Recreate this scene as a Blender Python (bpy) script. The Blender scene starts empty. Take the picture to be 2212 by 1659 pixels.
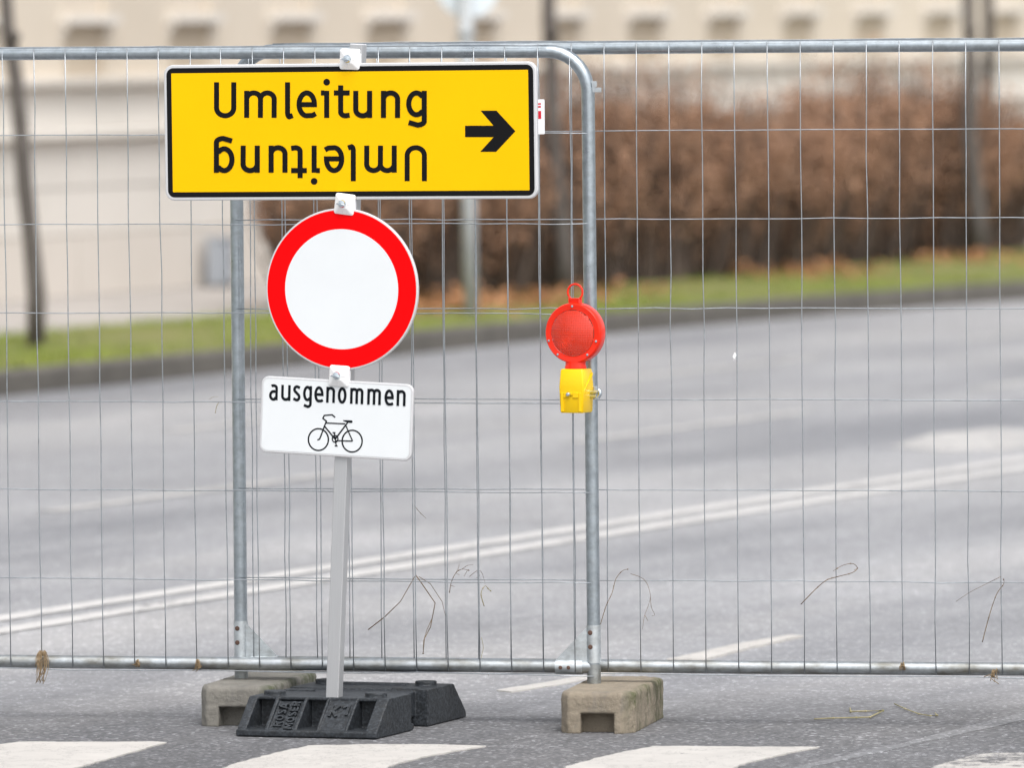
import bpy, bmesh, math, random
import numpy as np
from mathutils import Vector, Matrix, noise

# ------------------------------------------------------------------ camera
random.seed(7)
SC = bpy.context.scene
COL = SC.collection
W, H = 2212.0, 1659.0            # the photograph's proportions used for measuring
FPX = 300.0 / 36.0 * W           # 300 mm lens on a 36 mm sensor
CAM_H = 2.22
PITCH = math.atan(829.5 / FPX)
ROLL = 0.0075
cam_d = bpy.data.cameras.new('camera')
cam = bpy.data.objects.new('camera', cam_d); COL.objects.link(cam)
cam_d.sensor_width = 36.0; cam_d.lens = 300.0
cam_d.clip_start = 0.5; cam_d.clip_end = 3000.0
CAM_R = Matrix.Rotation(math.pi / 2 - PITCH, 3, 'X') @ Matrix.Rotation(-ROLL, 3, 'Z')
cam.matrix_world = Matrix.Translation((0, 0, CAM_H)) @ CAM_R.to_4x4()
cam_d.dof.use_dof = True
cam_d.dof.focus_distance = 25.95
cam_d.dof.aperture_fstop = 3.6
cam_d.dof.aperture_blades = 0
SC.camera = cam

# ------------------------------------------------------------------ sky, sun, exposure (overcast)
SUN_DIR = Vector((0.24, -0.58, 1.0)).normalized()      # towards the sun
world = bpy.data.worlds.new('World'); SC.world = world; world.use_nodes = True
nt = world.node_tree; nt.nodes.clear()
sky = nt.nodes.new('ShaderNodeTexSky'); sky.sky_type = 'NISHITA'; sky.sun_disc = False
sky.sun_elevation = math.asin(SUN_DIR.z); sky.sun_rotation = math.atan2(SUN_DIR.x, SUN_DIR.y)
sky.air_density = 1.0; sky.dust_density = 3.0; sky.ozone_density = 1.0
hs = nt.nodes.new('ShaderNodeHueSaturation'); hs.inputs['Saturation'].default_value = 0.20
bg = nt.nodes.new('ShaderNodeBackground'); bg.inputs['Strength'].default_value = 0.125
wo = nt.nodes.new('ShaderNodeOutputWorld')
nt.links.new(sky.outputs[0], hs.inputs['Color']); nt.links.new(hs.outputs[0], bg.inputs[0]); nt.links.new(bg.outputs[0], wo.inputs[0])
sun_d = bpy.data.lights.new('sun', 'SUN'); sun_d.energy = 1.3; sun_d.angle = math.radians(50); sun_d.color = (1.0, 0.97, 0.93)
sun = bpy.data.objects.new('sun', sun_d); COL.objects.link(sun)
sun.rotation_euler = SUN_DIR.to_track_quat('Z', 'Y').to_euler()
SC.view_settings.view_transform = 'Standard'; SC.view_settings.look = 'None'
SC.view_settings.gamma = 1.0; SC.view_settings.use_curve_mapping = False
SC.view_settings.exposure = 0.92
SC.cycles.use_denoising = True

# ------------------------------------------------------------------ measuring helpers
def ray(x, y):
    return CAM_R @ Vector(((x - W / 2) / FPX, -(y - H / 2) / FPX, -1.0))
def on_ground(x, y, z=0.0):
    d = ray(x, y); s = (z - CAM_H) / d.z
    return Vector((0, 0, CAM_H)) + d * s
def at_depth(x, y, Y):
    d = ray(x, y); return Vector((0, 0, CAM_H)) + d * (Y / d.y)
class Frame:
    """a thing's own right-handed frame: x along it, y away from the viewer, z up"""
    def __init__(self, o, xdir, zdir=Vector((0, 0, 1))):
        x = xdir.normalized(); z = (zdir - x * zdir.dot(x)).normalized(); y = z.cross(x)
        self.o = o.copy(); self.x, self.y, self.z = x, y, z
        self.M = Matrix(((x.x, y.x, z.x, o.x), (x.y, y.y, z.y, o.y), (x.z, y.z, z.z, o.z), (0, 0, 0, 1)))
        self.inv = self.M.inverted()
    def on(self, px, py, depth=0.0):
        """where the sight line meets the frame's plane y = depth, as local (x, z)"""
        d = ray(px, py); c = Vector((0, 0, CAM_H))
        s = (self.o + self.y * depth - c).dot(self.y) / d.dot(self.y)
        p = self.inv @ (c + d * s)
        return p.x, p.z
def yaw_frame(o, deg, roll=0.0):
    a = math.radians(deg)
    x = Vector((math.cos(a), -math.sin(a), 0)); z = Vector((0, 0, 1))
    y = z.cross(x); r = Matrix.Rotation(math.radians(roll), 3, y)
    return Frame(o, r @ x, r @ z)

# ------------------------------------------------------------------ mesh helpers
class MB:
    def __init__(self): self.v = []; self.f = []
    def add(self, vs, fs):
        b = len(self.v); self.v += [tuple(p) for p in vs]; self.f += [tuple(i + b for i in f) for f in fs]; return self
    def box(self, x0, x1, y0, y1, z0, z1):
        return self.add([(x0,y0,z0),(x1,y0,z0),(x1,y1,z0),(x0,y1,z0),(x0,y0,z1),(x1,y0,z1),(x1,y1,z1),(x0,y1,z1)],
                        [(3,2,1,0),(4,5,6,7),(0,1,5,4),(1,2,6,5),(2,3,7,6),(3,0,4,7)])
    def prism(self, poly, axis, a, b):
        """polygon extruded along an axis; poly pairs are the two other axes in order"""
        def p3(p, t):
            if axis == 'x': return (t, p[0], p[1])
            if axis == 'y': return (p[0], t, p[1])
            return (p[0], p[1], t)
        n = len(poly)
        vs = [p3(p, a) for p in poly] + [p3(p, b) for p in poly]
        fs = [tuple(range(n - 1, -1, -1)), tuple(range(n, 2 * n))]
        fs += [(i, (i + 1) % n, n + (i + 1) % n, n + i) for i in range(n)]
        return self.add(vs, fs)
    def sheet(self, poly, y):
        """flat polygon facing -y"""
        return self.add([(p[0], y, p[1]) for p in poly], [tuple(range(len(poly)))])
    def tube(self, pts, r, n=8, caps=True):
        pts = [Vector(p) for p in pts]; m = len(pts)
        rad = r if isinstance(r, (list, tuple)) else [r] * m
        t0 = (pts[1] - pts[0]).normalized()
        ref = Vector((0, 0, 1)) if abs(t0.z) < 0.9 else Vector((1, 0, 0))
        u = t0.cross(ref).normalized(); vs = []
        for i in range(m):
            t = (pts[min(i + 1, m - 1)] - pts[max(i - 1, 0)]).normalized()
            u = (u - t * u.dot(t)).normalized(); w = t.cross(u)
            for k in range(n):
                a = 2 * math.pi * k / n
                vs.append(pts[i] + (u * math.cos(a) + w * math.sin(a)) * rad[i])
        fs = [(i*n+k, i*n+(k+1) % n, (i+1)*n+(k+1) % n, (i+1)*n+k) for i in range(m - 1) for k in range(n)]
        if caps: fs += [tuple(range(n - 1, -1, -1)), tuple(range((m - 1) * n, m * n))]
        return self.add(vs, fs)
    def lathe_y(self, prof, n=48, cx=0.0, cz=0.0):
        """profile of (radius, y) turned about the y axis"""
        vs = []; m = len(prof)
        for (r, y) in prof:
            for k in range(n):
                a = 2 * math.pi * k / n
                vs.append((cx + max(r, 1e-5) * math.cos(a), y, cz + max(r, 1e-5) * math.sin(a)))
        fs = [(i*n+k, i*n+(k+1) % n, (i+1)*n+(k+1) % n, (i+1)*n+k) for i in range(m - 1) for k in range(n)]
        return self.add(vs, fs)
    def mesh(self, name, smooth=False):
        me = bpy.data.meshes.new(name); me.from_pydata(self.v, [], self.f); me.validate(); me.update()
        if smooth: me.shade_smooth()
        return me
    def build(self, name, mat, parent=None, smooth=False, fix=True, bevel=0.0):
        me = self.mesh(name)
        if fix:
            bm = bmesh.new(); bm.from_mesh(me); bmesh.ops.recalc_face_normals(bm, faces=bm.faces); bm.to_mesh(me); bm.free()
        if smooth:
            me.shade_smooth()
            if smooth == 'auto': me.set_sharp_from_angle(angle=math.radians(40))
        o = bpy.data.objects.new(name, me); COL.objects.link(o); me.materials.append(mat)
        if parent: o.parent = parent
        if bevel:
            m = o.modifiers.new('bevel', 'BEVEL'); m.width = bevel; m.segments = 2; m.limit_method = 'ANGLE'
        return o
def tag(o, label=None, cat=None, group=None, kind=None):
    if label: o['label'] = label
    if cat: o['category'] = cat
    if group: o['group'] = group
    if kind: o['kind'] = kind
    return o
def empty(name, frame=None, loc=None):
    o = bpy.data.objects.new(name, None); COL.objects.link(o); o.empty_display_size = 0.1
    if frame is not None: o.matrix_world = frame.M
    if loc is not None: o.location = loc
    return o
class Solids(MB):
    """convex solids kept apart so that they can be merged into one worn, soft-edged surface"""
    def __init__(self): super().__init__(); self.planes = []
    def add(self, vs, fs):
        c = np.mean(np.array(vs, float), axis=0); pl = []
        for f in fs:
            p = np.array([vs[i] for i in f], float); n = np.zeros(3)
            for a in range(len(p)):
                q, r = p[a], p[(a + 1) % len(p)]
                n += np.array(((q[1] - r[1]) * (q[2] + r[2]), (q[2] - r[2]) * (q[0] + r[0]), (q[0] - r[0]) * (q[1] + r[1])))
            n /= np.linalg.norm(n); d = n @ p.mean(axis=0)
            if n @ c > d: n, d = -n, -d
            pl.append((n, d))
        self.planes.append((pl, np.min(np.array(vs, float), axis=0), np.max(np.array(vs, float), axis=0)))
        return super().add(vs, fs)
def remeshed(mb, voxel, strength, scale, rnd=0.004):
    """surface nets over the union of the solids, edges rounded a little and the skin roughened"""
    lo = np.min([p[1] for p in mb.planes], axis=0) - 3 * voxel; hi = np.max([p[2] for p in mb.planes], axis=0) + 3 * voxel
    n = np.ceil((hi - lo) / voxel).astype(int) + 1
    ax = [lo[k] + voxel * np.arange(n[k]) for k in range(3)]
    F = np.full(n, 1.0)
    for pl, a, b in mb.planes:
        s0 = np.maximum(((a - lo) / voxel).astype(int) - 3, 0); s1 = np.minimum(((b - lo) / voxel).astype(int) + 5, n)
        X, Y, Z = np.meshgrid(*(ax[k][s0[k]:s1[k]] for k in range(3)), indexing='ij')
        d = np.full(X.shape, -1.0); e = np.zeros(X.shape)
        for nn, dd in pl:
            q = nn[0] * X + nn[1] * Y + nn[2] * Z - dd
            d = np.maximum(d, q); e += np.exp(np.clip(q / rnd * 2.2, -40, 40))
        d = np.where(d > -4 * rnd, np.log(e) * rnd / 2.2, d)
        v = F[s0[0]:s1[0], s0[1]:s1[1], s0[2]:s1[2]]; np.minimum(v, d, out=v)
    S = F < 0
    m = n - 1
    acc = np.zeros((*m, 3)); cnt = np.zeros(m)
    corner = [(i, j, k) for i in (0, 1) for j in (0, 1) for k in (0, 1)]
    for a in corner:
        for k in range(3):
            if a[k] == 0:
                b = list(a); b[k] = 1
                fa = F[a[0]:a[0] + m[0], a[1]:a[1] + m[1], a[2]:a[2] + m[2]]; fb = F[b[0]:b[0] + m[0], b[1]:b[1] + m[1], b[2]:b[2] + m[2]]
                cr = (fa < 0) != (fb < 0); t = np.where(cr, fa / np.where(cr, fa - fb, 1), 0)
                for c in range(3): acc[..., c] += np.where(cr, a[c] + (t if c == k else 0), 0)
                cnt += cr
    use = cnt > 0; idx = np.full(m, -1); idx[use] = np.arange(use.sum())
    P3 = np.argwhere(use) + acc[use] / cnt[use][:, None]; P3 = lo + P3 * voxel
    faces = []
    for k in range(3):
        o1, o2 = [(1, 2), (2, 0), (0, 1)][k]
        sl0 = [slice(1, m[c]) for c in range(3)]; sl0[k] = slice(0, m[k])
        sl1 = list(sl0); sl1[k] = slice(1, m[k] + 1)
        A_, B_ = S[tuple(sl0)], S[tuple(sl1)]
        at = np.argwhere(A_ != B_); fl = A_[tuple(at.T)]
        base = at.copy()
        for c in range(3):
            if c != k: base[:, c] += 1
        def cell(d1, d2):
            q = base.copy(); q[:, o1] -= d1; q[:, o2] -= d2; return idx[tuple(q.T)]
        q = np.stack([cell(1, 1), cell(0, 1), cell(0, 0), cell(1, 0)], axis=1)
        q[~fl] = q[~fl][:, ::-1]; faces.append(q)
    faces = np.concatenate(faces)
    out = bpy.data.meshes.new('worn'); out.from_pydata(P3.tolist(), [], faces.tolist()); out.update()
    nv = len(out.vertices); no = np.empty(nv * 3, np.float32); out.vertices.foreach_get('normal', no); no = no.reshape(-1, 3)
    k = np.array([noise.noise(Vector(p) * scale) * strength + noise.noise(Vector(p) * scale * 3.1) * strength * 0.5 for p in P3.tolist()])
    out.vertices.foreach_set('co', (P3 + no * k[:, None]).astype(np.float32).ravel())
    out.shade_smooth(); out.update()
    return out
def rrect(x0, x1, z0, z1, r, n=8):
    p = []
    for cx, cz, a0 in ((x1 - r, z1 - r, 0), (x0 + r, z1 - r, 90), (x0 + r, z0 + r, 180), (x1 - r, z0 + r, 270)):
        for k in range(n + 1):
            a = math.radians(a0 + 90 * k / n); p.append((cx + r * math.cos(a), cz + r * math.sin(a)))
    return p
def circle(cx, cz, r, n=96):
    return [(cx + r * math.cos(2 * math.pi * k / n), cz + r * math.sin(2 * math.pi * k / n)) for k in range(n)]

# ------------------------------------------------------------------ materials
def mat(name, color, rough=0.6, metal=0.0, spec=0.5):
    m = bpy.data.materials.new(name); m.use_nodes = True
    b = m.node_tree.nodes['Principled BSDF']
    b.inputs['Base Color'].default_value = (*color, 1); b.inputs['Roughness'].default_value = rough
    b.inputs['Metallic'].default_value = metal; b.inputs['Specular IOR Level'].default_value = spec
    return m
def N(m, t): return m.node_tree.nodes.new(t)
def L(m, a, b): m.node_tree.links.new(a, b)
def P(m): return m.node_tree.nodes['Principled BSDF']
def coords(m, kind='Object', scale=None):
    tc = N(m, 'ShaderNodeTexCoord'); out = tc.outputs[kind]
    if scale:
        mp = N(m, 'ShaderNodeMapping'); mp.inputs['Scale'].default_value = scale
        L(m, out, mp.inputs['Vector']); out = mp.outputs[0]
    return out
def noise_tex(m, vec, scale, detail=4, rough=0.55):
    n = N(m, 'ShaderNodeTexNoise'); n.inputs['Scale'].default_value = scale
    n.inputs['Detail'].default_value = detail; n.inputs['Roughness'].default_value = rough
    L(m, vec, n.inputs['Vector']); return n.outputs['Fac']
def ramp(m, fac, stops):
    r = N(m, 'ShaderNodeValToRGB'); e = r.color_ramp.elements
    while len(e) < len(stops): e.new(0.5)
    for k, (p, c) in enumerate(stops):
        e[k].position = p; e[k].color = (*c, 1) if len(c) == 3 else c
    L(m, fac, r.inputs[0]); return r.outputs[0]
def mixc(m, fac, a, b, mode='MIX'):
    x = N(m, 'ShaderNodeMix'); x.data_type = 'RGBA'; x.blend_type = mode
    if isinstance(fac, float): x.inputs['Factor'].default_value = fac
    else: L(m, fac, x.inputs['Factor'])
    for s, v in ((6, a), (7, b)):
        if isinstance(v, tuple): x.inputs[s].default_value = (*v, 1)
        else: L(m, v, x.inputs[s])
    return x.outputs[2]
def bump(m, h, strength, dist):
    b = N(m, 'ShaderNodeBump'); b.inputs['Strength'].default_value = strength; b.inputs['Distance'].default_value = dist
    L(m, h, b.inputs['Height']); L(m, b.outputs[0], P(m).inputs['Normal'])
def g(v): return (v, v, v)

def asphalt_color(m, vec, c_dark, c_light, tint, vscale=95.0):
    vo = N(m, 'ShaderNodeTexVoronoi'); vo.inputs['Scale'].default_value = vscale; L(m, vec, vo.inputs['Vector'])
    sep = N(m, 'ShaderNodeSeparateColor'); L(m, vo.outputs['Color'], sep.inputs[0])
    stones = ramp(m, sep.outputs[0], [(0.0, tuple(c_dark * t for t in tint)), (0.55, tuple((c_dark * 0.6 + c_light * 0.4) * t for t in tint)),
                                      (0.9, tuple(c_light * t for t in tint)), (1.0, tuple(c_light * 2.0 * t for t in tint))])
    big = noise_tex(m, vec, 0.55, 5, 0.6)
    bigc = ramp(m, big, [(0.3, g(0.84)), (0.7, g(1.10))])
    mid = noise_tex(m, vec, 9.0, 4, 0.6)
    midc = ramp(m, mid, [(0.3, g(0.86)), (0.7, g(1.1))])
    st = noise_tex(m, coords(m, 'Object', (0.10, 0.55, 1)), 1.0, 5, 0.6)      # tyre tracks and worn lanes run along the road
    bigc = mixc(m, 1.0, bigc, ramp(m, st, [(0.35, (0.66, 0.67, 0.70)), (0.50, (1.0, 1.0, 1.01)), (0.66, (1.26, 1.235, 1.205))]), 'MULTIPLY')
    c = mixc(m, 1.0, stones, bigc, 'MULTIPLY'); c = mixc(m, 1.0, c, midc, 'MULTIPLY')
    return c, vo.outputs['Distance']
def asphalt(name, cd, cl, tint, rough=0.8, spec=0.5, bs=0.5, vscale=95.0):
    m = mat(name, (0.1, 0.1, 0.1), rough, 0, spec); vec = coords(m)
    c, d = asphalt_color(m, vec, cd, cl, tint, vscale); L(m, c, P(m).inputs['Base Color'])
    st = noise_tex(m, coords(m, 'Object', (1, 1, 1)), 60, 3, 0.7)
    bump(m, st, bs, 0.006); return m
M_ASPH = asphalt('asphalt', 0.245, 0.30, (0.98, 0.98, 1.01), 0.62, 0.5, 0.35)
M_PATCH = asphalt('asphalt_coarse', 0.088, 0.170, (0.98, 0.985, 1.03), 0.85, 0.4, 0.8, 90.0)
def feather(m):
    """the coarse surfacing thins out into the smoother old road"""
    vec = coords(m); old = P(m).inputs['Base Color'].links[0].from_socket
    far, _ = asphalt_color(m, vec, 0.245, 0.30, (0.98, 0.98, 1.01))
    dot = N(m, 'ShaderNodeVectorMath'); dot.operation = 'DOT_PRODUCT'; L(m, vec, dot.inputs[0]); dot.inputs[1].default_value = (0.921, 0.389, 0)
    ad = N(m, 'ShaderNodeMath'); ad.operation = 'MULTIPLY_ADD'; L(m, noise_tex(m, vec, 1.6, 6, 0.65), ad.inputs[0]); ad.inputs[1].default_value = 1.6; L(m, dot.outputs['Value'], ad.inputs[2])
    mr = N(m, 'ShaderNodeMapRange'); mr.interpolation_type = 'SMOOTHSTEP'; L(m, ad.outputs[0], mr.inputs[0]); mr.inputs[1].default_value = 26.6; mr.inputs[2].default_value = 28.6
    L(m, mixc(m, mr.outputs[0], old, far), P(m).inputs['Base Color'])
feather(M_PATCH)
M_SEAM = asphalt('asphalt_seam', 0.13, 0.20, (0.98, 0.99, 1.03), 0.75)
def paint(name, worn, col=(0.72, 0.70, 0.67), under=(0.2, 0.29)):
    m = mat(name, col, 0.6); vec = coords(m)
    c, d = asphalt_color(m, vec, under[0], under[1], (1, 0.98, 0.99))
    n1 = noise_tex(m, vec, 14.0, 8, 0.72); n2 = noise_tex(m, coords(m, 'Object', (1, 1, 1)), 70.0, 4, 0.7); n3 = noise_tex(m, vec, 2.2, 3, 0.5)
    mx = N(m, 'ShaderNodeMath'); mx.operation = 'MULTIPLY_ADD'; L(m, n2, mx.inputs[0]); mx.inputs[1].default_value = 0.35; L(m, n1, mx.inputs[2])
    m2 = N(m, 'ShaderNodeMath'); m2.operation = 'MULTIPLY_ADD'; L(m, n3, m2.inputs[0]); m2.inputs[1].default_value = 0.45; L(m, mx.outputs[0], m2.inputs[2])
    k = ramp(m, m2.outputs[0], [(worn - 0.035, g(0.0)), (min(worn + 0.035, 1.0), g(1.0))])
    cw = noise_tex(m, vec, 3.2, 6, 0.75); ck = ramp(m, cw, [(0.490, g(1)), (0.497, g(0.4)), (0.499, g(0.4)), (0.506, g(1))])
    k = mixc(m, 1.0, k, ck, 'MULTIPLY')
    dirt = ramp(m, noise_tex(m, vec, 5.0, 6, 0.65), [(0.35, tuple(v * 0.86 for v in col)), (0.65, col)])
    L(m, mixc(m, k, c, dirt), P(m).inputs['Base Color']); bump(m, n2, 0.3, 0.003)
    return m
M_ZEBRA = paint('road_paint', 0.66, (0.52, 0.495, 0.465), (0.07, 0.18)); M_WORN = paint('road_paint_worn', 0.86, (0.50, 0.475, 0.445), (0.07, 0.18)); M_LINE = paint('road_paint_line', 0.79, (0.56, 0.545, 0.53)); M_FAINT = paint('road_paint_faint', 0.84, (0.48, 0.465, 0.45))

def galv(name, base, dirt=0.0, rough=0.42):
    m = mat(name, base, rough, 1.0); vec = coords(m)
    n = noise_tex(m, vec, 40.0, 5, 0.65); n2 = noise_tex(m, coords(m, 'Object', (3, 9, 9)), 3.0, 5, 0.6)
    c = ramp(m, n, [(0.3, tuple(v * 0.78 for v in base)), (0.7, tuple(min(1, v * 1.10) for v in base))])
    if dirt:
        k = ramp(m, n2, [(0.5 - dirt * 0.1, g(0)), (0.72, g(dirt))])
        c = mixc(m, k, c, (0.16, 0.14, 0.10))
    L(m, c, P(m).inputs['Base Color'])
    r = ramp(m, n2, [(0.3, g(rough - 0.08)), (0.7, g(rough + 0.16))]); L(m, r, P(m).inputs['Roughness'])
    bump(m, n, 0.12, 0.002); return m
M_GALV = galv('galvanised_steel', (0.46, 0.51, 0.545), 0.2, 0.34)
M_RAIL = galv('galvanised_rail_dirty', (0.52, 0.55, 0.565), 0.75, 0.42)
M_WIRE = galv('galvanised_wire', (0.44, 0.47, 0.50), 0.2, 0.45)
M_ZINC = galv('zinc_plate', (0.68, 0.72, 0.74), 0.35, 0.5)
M_STUB = galv('worn_steel_stub', (0.42, 0.44, 0.44), 0.8, 0.55)
M_BOLT = mat('polished_bolt', (0.62, 0.68, 0.72), 0.22, 1.0)
M_RUST = mat('rusty_hole', (0.10, 0.055, 0.04), 0.85)
def alu(name, base, rough):
    m = mat(name, base, rough, 0.55); vec = coords(m, 'Object', (60, 60, 1.2))
    n = noise_tex(m, vec, 4.0, 4, 0.6); n2 = noise_tex(m, coords(m), 6.0, 6, 0.7)
    c = ramp(m, n, [(0.3, tuple(v * 0.95 for v in base)), (0.7, tuple(min(1, v * 1.03) for v in base))])
    k = ramp(m, n2, [(0.58, g(0)), (0.75, g(0.35))]); c = mixc(m, k, c, (0.75, 0.75, 0.74))
    L(m, c, P(m).inputs['Base Color']); return m
M_ALU = alu('aluminium', (0.49, 0.495, 0.505), 0.4)
M_RIM = alu('sign_rim', (0.70, 0.70, 0.71), 0.5)
def film(name, c, rough=0.38, var=0.04, spec=0.22):
    m = mat(name, c, rough, 0, spec); vec = coords(m)
    n = noise_tex(m, vec, 5.0, 5, 0.6); f = noise_tex(m, vec, 420.0, 2, 0.6)
    k = ramp(m, n, [(0.3, g(1 - var)), (0.7, g(1.0))]); c2 = mixc(m, 1.0, k, c, 'MULTIPLY')
    L(m, c2, P(m).inputs['Base Color']); bump(m, f, 0.05, 0.0006); return m
M_YEL = film('yellow_film', (0.88, 0.50, 0.0), 0.45, 0.04, 0.10); M_BLK = film('black_film', (0.006, 0.006, 0.007), 0.5, 0.04, 0.12)
M_RED = film('red_film', (0.88, 0.0015, 0.003), 0.45, 0.04, 0.06); M_WHT = film('white_film', (0.72, 0.745, 0.76)); M_INK = film('ink_film', (0.006, 0.008, 0.011), 0.5, 0.04, 0.12)
M_CLAMP = film('white_clamp_plastic', (0.86, 0.86, 0.86), 0.35, 0.03)
M_TAG = film('tag_plastic', (0.86, 0.86, 0.88), 0.4); M_TAGRED = film('tag_red', (0.62, 0.02, 0.04), 0.4)

def rubber():
    m = mat('recycled_rubber', (0.03, 0.032, 0.036), 0.55, 0, 0.42); vec = coords(m)
    v = N(m, 'ShaderNodeTexVoronoi'); v.inputs['Scale'].default_value = 160; L(m, vec, v.inputs['Vector'])
    sep = N(m, 'ShaderNodeSeparateColor'); L(m, v.outputs['Color'], sep.inputs[0])
    c = ramp(m, sep.outputs[0], [(0.0, (0.011, 0.013, 0.016)), (0.6, (0.021, 0.025, 0.030)), (1.0, (0.038, 0.044, 0.052))])
    d = ramp(m, noise_tex(m, vec, 7.0, 6, 0.7), [(0.55, g(0)), (0.8, g(0.35))])
    c = mixc(m, d, c, (0.06, 0.057, 0.05)); L(m, c, P(m).inputs['Base Color'])
    bump(m, noise_tex(m, vec, 150, 4, 0.7), 0.35, 0.003); return m
M_RUB = rubber()
def concrete(name, base, moss):
    m = mat(name, base, 0.9, 0, 0.25); vec = coords(m)
    n = noise_tex(m, vec, 9.0, 7, 0.65)
    c = ramp(m, n, [(0.25, tuple(v * 0.78 for v in base)), (0.5, base), (0.78, tuple(min(1, v * 1.18) for v in base))])
    n2 = ramp(m, noise_tex(m, coords(m, 'Object', (1, 1, 0.35)), 16.0, 6, 0.7), [(0.55, g(0)), (0.72, g(0.6))])
    c = mixc(m, n2, c, (0.17, 0.165, 0.16))
    pits = N(m, 'ShaderNodeTexVoronoi'); pits.inputs['Scale'].default_value = 55; L(m, vec, pits.inputs['Vector'])
    pk = ramp(m, pits.outputs['Distance'], [(0.05, g(0.75)), (0.16, g(0.0))])
    gate = ramp(m, noise_tex(m, vec, 20, 2, 0.5), [(0.52, g(0)), (0.6, g(1))])
    pk2 = mixc(m, 1.0, pk, gate, 'MULTIPLY'); c = mixc(m, pk2, c, (0.10, 0.075, 0.05))
    # moss grows in patches along the far right shoulder
    sx = N(m, 'ShaderNodeSeparateXYZ'); L(m, vec, sx.inputs[0])
    mk = ramp(m, noise_tex(m, coords(m, 'Object', (1, 1, 0.5)), 11.0, 6, 0.75), [(0.52 - 0.08 * moss, g(0)), (0.64, g(0.9))])
    a = N(m, 'ShaderNodeMapRange'); L(m, sx.outputs['X'], a.inputs[0]); a.inputs[1].default_value = 0.19; a.inputs[2].default_value = 0.225
    mk2 = mixc(m, 1.0, mk, a.outputs[0], 'MULTIPLY')
    c = mixc(m, mk2, c, (0.055, 0.075, 0.022)); L(m, c, P(m).inputs['Base Color'])
    bump(m, noise_tex(m, vec, 110, 6, 0.78), 0.95, 0.006); return m
M_CON1 = concrete('weathered_concrete', (0.29, 0.247, 0.19), 1.0)
M_CON2 = concrete('weathered_concrete_grey', (0.245, 0.232, 0.205), 0.7)
def noisy(name, a, b, scale, rough=0.85, strength=0.0):
    m = mat(name, a, rough); vec = coords(m); n = noise_tex(m, vec, scale, 5, 0.6)
    L(m, ramp(m, n, [(0.3, a), (0.7, b)]), P(m).inputs['Base Color'])
    if strength: bump(m, n, strength, 0.01)
    return m
def plastic(name, c, rough, trans=0.0):
    m = film(name, c, rough, 0.08); P(m).inputs['Coat Weight'].default_value = 0.2; P(m).inputs['Coat Roughness'].default_value = 0.2
    if trans:
        P(m).inputs['Transmission Weight'].default_value = trans; P(m).inputs['IOR'].default_value = 1.45
    return m
M_LYEL = plastic('yellow_plastic', (0.92, 0.58, 0.004), 0.42)
M_LRED = plastic('red_plastic', (0.88, 0.026, 0.007), 0.24)
M_LORANGE = plastic('red_orange_lens', (0.95, 0.042, 0.006), 0.14, 0.40); P(M_LORANGE).inputs['Coat Weight'].default_value = 1.0; P(M_LORANGE).inputs['Coat Roughness'].default_value = 0.06
M_REFL = mat('lamp_reflector', (0.85, 0.80, 0.78), 0.25, 0.7)
M_STRAW = noisy('dry_straw', (0.17, 0.115, 0.06), (0.32, 0.235, 0.14), 60)
M_TWIG = noisy('dry_twig', (0.075, 0.05, 0.035), (0.24, 0.17, 0.10), 25)
M_TWIG2 = noisy('pale_stalk', (0.38, 0.33, 0.22), (0.24, 0.22, 0.09), 25)
M_WALL = noisy('beige_render', (0.575, 0.505, 0.415), (0.625, 0.555, 0.465), 0.8)
M_BAY = noisy('tan_render', (0.47, 0.395, 0.305), (0.52, 0.445, 0.35), 0.8)
M_STONE = noisy('pale_stone', (0.65, 0.615, 0.565), (0.72, 0.68, 0.63), 0.9)
M_PLINTH = noisy('plinth_stone', (0.61, 0.565, 0.51), (0.67, 0.62, 0.565), 0.9)
M_FRAME = noisy('window_frame_paint', (0.54, 0.475, 0.39), (0.60, 0.53, 0.45), 2)
M_GLASS = mat('window_glass', (0.10, 0.11, 0.12), 0.05)
M_KERB = noisy('granite_kerb', (0.075, 0.068, 0.06), (0.12, 0.11, 0.095), 6)
M_PAVE = noisy('pavement_slab', (0.33, 0.305, 0.285), (0.40, 0.37, 0.345), 1.5)
M_SOIL = noisy('turf_soil', (0.12, 0.135, 0.03), (0.19, 0.18, 0.055), 3)
M_GRASS = noisy('grass_blade', (0.155, 0.225, 0.03), (0.255, 0.29, 0.058), 0.9)
M_LITTER = noisy('fallen_leaf', (0.28, 0.125, 0.055), (0.42, 0.215, 0.10), 3)
M_LEAF = noisy('withered_hedge_leaf', (0.30, 0.163, 0.096), (0.40, 0.245, 0.16), 1.6)
M_STEM = noisy('hedge_stem', (0.06, 0.042, 0.034), (0.12, 0.088, 0.07), 5)
M_BARK = noisy('tree_bark', (0.075, 0.064, 0.058), (0.13, 0.115, 0.105), 12, 0.9, 0.5)
M_POLE = noisy('grey_pole_paint', (0.36, 0.38, 0.39), (0.44, 0.46, 0.47), 3, 0.5)
M_SGNB = noisy('sign_back', (0.62, 0.68, 0.72), (0.70, 0.75, 0.78), 2, 0.45)
M_BOX = noisy('blue_grey_cabinet', (0.34, 0.37, 0.41), (0.39, 0.42, 0.46), 3, 0.5)

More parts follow.
